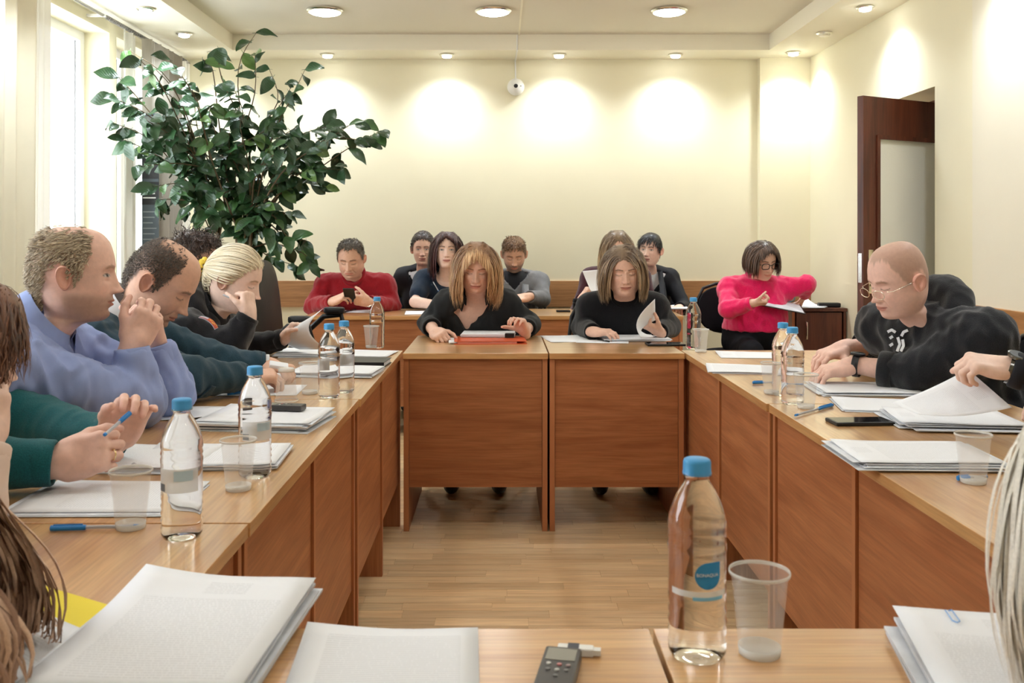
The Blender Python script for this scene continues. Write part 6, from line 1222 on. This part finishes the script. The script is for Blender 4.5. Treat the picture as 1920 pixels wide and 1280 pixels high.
# voice recorders
def recorder(c, rot, label, sc=1.0):
    r = empty('voice_recorder', c, label, 'voice recorder', rz=math.radians(rot)); MB().box(-.021*sc, .021*sc, -.055*sc, .055*sc, .0004, .016*sc, .004).build('case', pmat('recorder_grey', lin(62, 60, 60), .35), r); MB().box(-.0165*sc, .0165*sc, .018*sc, .048*sc, .0158*sc, .0165*sc).build('display', pmat('lcd_grey', lin(150, 148, 138), .25), r); MB().box(-.016*sc, .016*sc, .049*sc, .0548*sc, .004*sc, .012*sc).build('microphone_grille', M_chrome, r)
    for x_, y_, c_ in ((-.011, .008, (200, 200, 195)), (.001, .007, (190, 120, 120)), (.011, .006, (150, 130, 130)), (0, -.006, (190, 190, 185)), (-.010, -.006, (110, 110, 110)), (.010, -.006, (110, 110, 110)), (0, -.020, (100, 100, 100))): MB().lathe([(0, .0), (.0028*sc, .0), (.0026*sc, .0014), (0, .0016)], 12, c=(x_*sc, y_*sc, .0158*sc)).build('button', pmat('button_%d_%d' % (c_[0], c_[1]), lin(*c_), .35), r)
    return r
recorder(np.array([.062, 1.030, TOPZ]), -11, 'grey voice recorder on the near desk'); recorder(U(533, 768, z=.774)*np.array([1, 1, 0])+np.array([0, 0, .7735]), 80, 'dark voice recorder on the thick paper stack', 1.0)
r = empty('usb_stick', (.087, 1.098, TOPZ), 'white usb stick with a dark band beside the voice recorder', 'usb stick', rz=math.radians(-8)); MB().box(-.021, .021, -.007, .007, .0004, .010, .002).build('body', M_white, r); MB().box(-.009, .004, -.0072, .0072, .0003, .0104).build('band', pmat('usb_dark', lin(52, 58, 74), .35), r); MB().box(.021, .029, -.005, .005, .002, .008).build('cap', M_white, r)
# orange folder with papers and a black clip
fo = empty('plastic_folder', (U(918, 640, z=TOPZ)[0], U(918, 640, z=TOPZ)[1], TOPZ), 'translucent orange plastic folder holding papers', 'folder', rz=math.radians(3))
MB().box(-.165, .165, -.12, .10, .0004, .003).build('folder_back', pmat('orange_plastic', lin(240, 110, 70), .25, alpha=.85, spec=.5), fo); MB().box(-.15, .12, -.112, .09, .003, .013).build('papers', pmat('salmon_pages', lin(240, 168, 150), .5, var=.1, vscale=600, stretch=(.02, .02, 1)), fo); MB().box(-.165, .165, -.12, .10, .013, .0138).build('folder_front', pmat('orange_plastic', lin(240, 110, 70), .25, alpha=.85, spec=.5), fo); MB().box(-.19, -.135, -.10, .08, .004, .010).build('label_tab', M_blank, fo)
ps = empty('clipped_papers', (U(915, 636, z=TOPZ)[0], U(915, 636, z=TOPZ)[1]+.03, TOPZ+.0142), 'sheaf of papers with a black binder clip on the orange folder', 'papers', rz=math.radians(-3))
for k in range(4): MB().box(-.125, .125, -.085, .085, k*.004, k*.004+.0036).build('sheets', M_edgep if k < 3 else M_blank, ps, (RNG.normal(0, .004), RNG.normal(0, .003), 0))
MB().box(.085, .128, -.094, -.06, -.002, .020, .003).build('binder_clip', M_black, ps)
# notebook on the left table
nbk = empty('notebook', (U(676, 684, z=TOPZ)[0], U(676, 684, z=TOPZ)[1], TOPZ), 'dark notebook among the sheets at the far left table', 'notebook', rz=math.radians(86)); MB().box(-.075, .075, -.105, .105, .0004, .003).build('cover', M_leather, nbk); MB().box(-.072, .070, -.101, .101, .003, .018).build('pages', M_edgep, nbk); MB().box(-.075, .075, -.105, .105, .018, .0205, .001).build('cover', M_leather, nbk); MB().box(-.0775, -.074, -.105, .105, .0004, .0205).build('spine', M_leather, nbk)
# folded white tissue in the hands of the man in the teal suit
tag(MB().box(-.03, .03, -.018, .018, 0, .012, .004).build('folded_tissue', M_blank, None, U(522, 688, Y=3.02), (.3, .2, .3)), 'folded white paper between the fingers of the man in the teal suit', 'paper')
# things on the corner cabinet
zc = .7525
cl = empty('clipboard', U(1462, 572, Y=6.15), 'black clipboard held by the woman in pink', 'clipboard'); cl.rotation_euler = (math.radians(12), math.radians(11), math.radians(-6)); MB().box(-.15, .15, -.11, .11, 0, .004, .001).build('board', M_black, cl); MB().box(-.165, -.12, -.03, .03, .004, .016, .003).build('clip', M_chrome, cl); MB().box(-.12, .14, -.10, .10, .004, .007).build('sheets', M_edgep, cl)
papers(0, 0, 10, 'loose sheets on the dark corner cabinet', 5, .008, xy=(2.12, 6.60), z=zc, seed=30, curl=.05, corner=(1, 1), mat=M_blank, spread=.02)
tag(MB().box(-.075, .075, -.03, .03, 0, .032, .010).build('spectacle_case', M_black, None, (2.27, 6.53, zc), (0, 0, -.05)), 'black spectacle case on the dark corner cabinet', 'case')
cu_ = empty('mug', (2.045, 6.78, zc), 'grey blue mug behind the hand on the corner cabinet', 'mug'); MB().lathe([(0, 0), (.034, 0), (.038, .01), (.040, .09), (.037, .09), (.035, .012), (0, .010)], 24).build('mug_body', pmat('mug_grey', lin(92, 110, 120), .4), cu_); MB().lathe([(.0402, .062), (.0404, .088), (.0402, .09)], 24, cap=False).build('mug_rim_band', pmat('mug_pale', lin(190, 205, 205), .4), cu_); MB().tube([(.038, 0, .02), (.062, 0, .03), (.066, 0, .05), (.058, 0, .07), (.038, 0, .075)], .005, 8).build('handle', pmat('mug_grey', lin(92, 110, 120), .4), cu_)
# box-like black bag on the back table
bg_ = empty('camera_bag', (U(1076, 576, z=TOPZ)[0], 6.18, TOPZ), 'small black bag on the back table near the maroon cardigan', 'bag'); MB().box(-.035, .035, -.04, .04, 0, .085, .014).build('bag_body', M_cloth, bg_); MB().box(-.037, .037, -.043, .02, .055, .062, .002).build('strap', M_black, bg_)
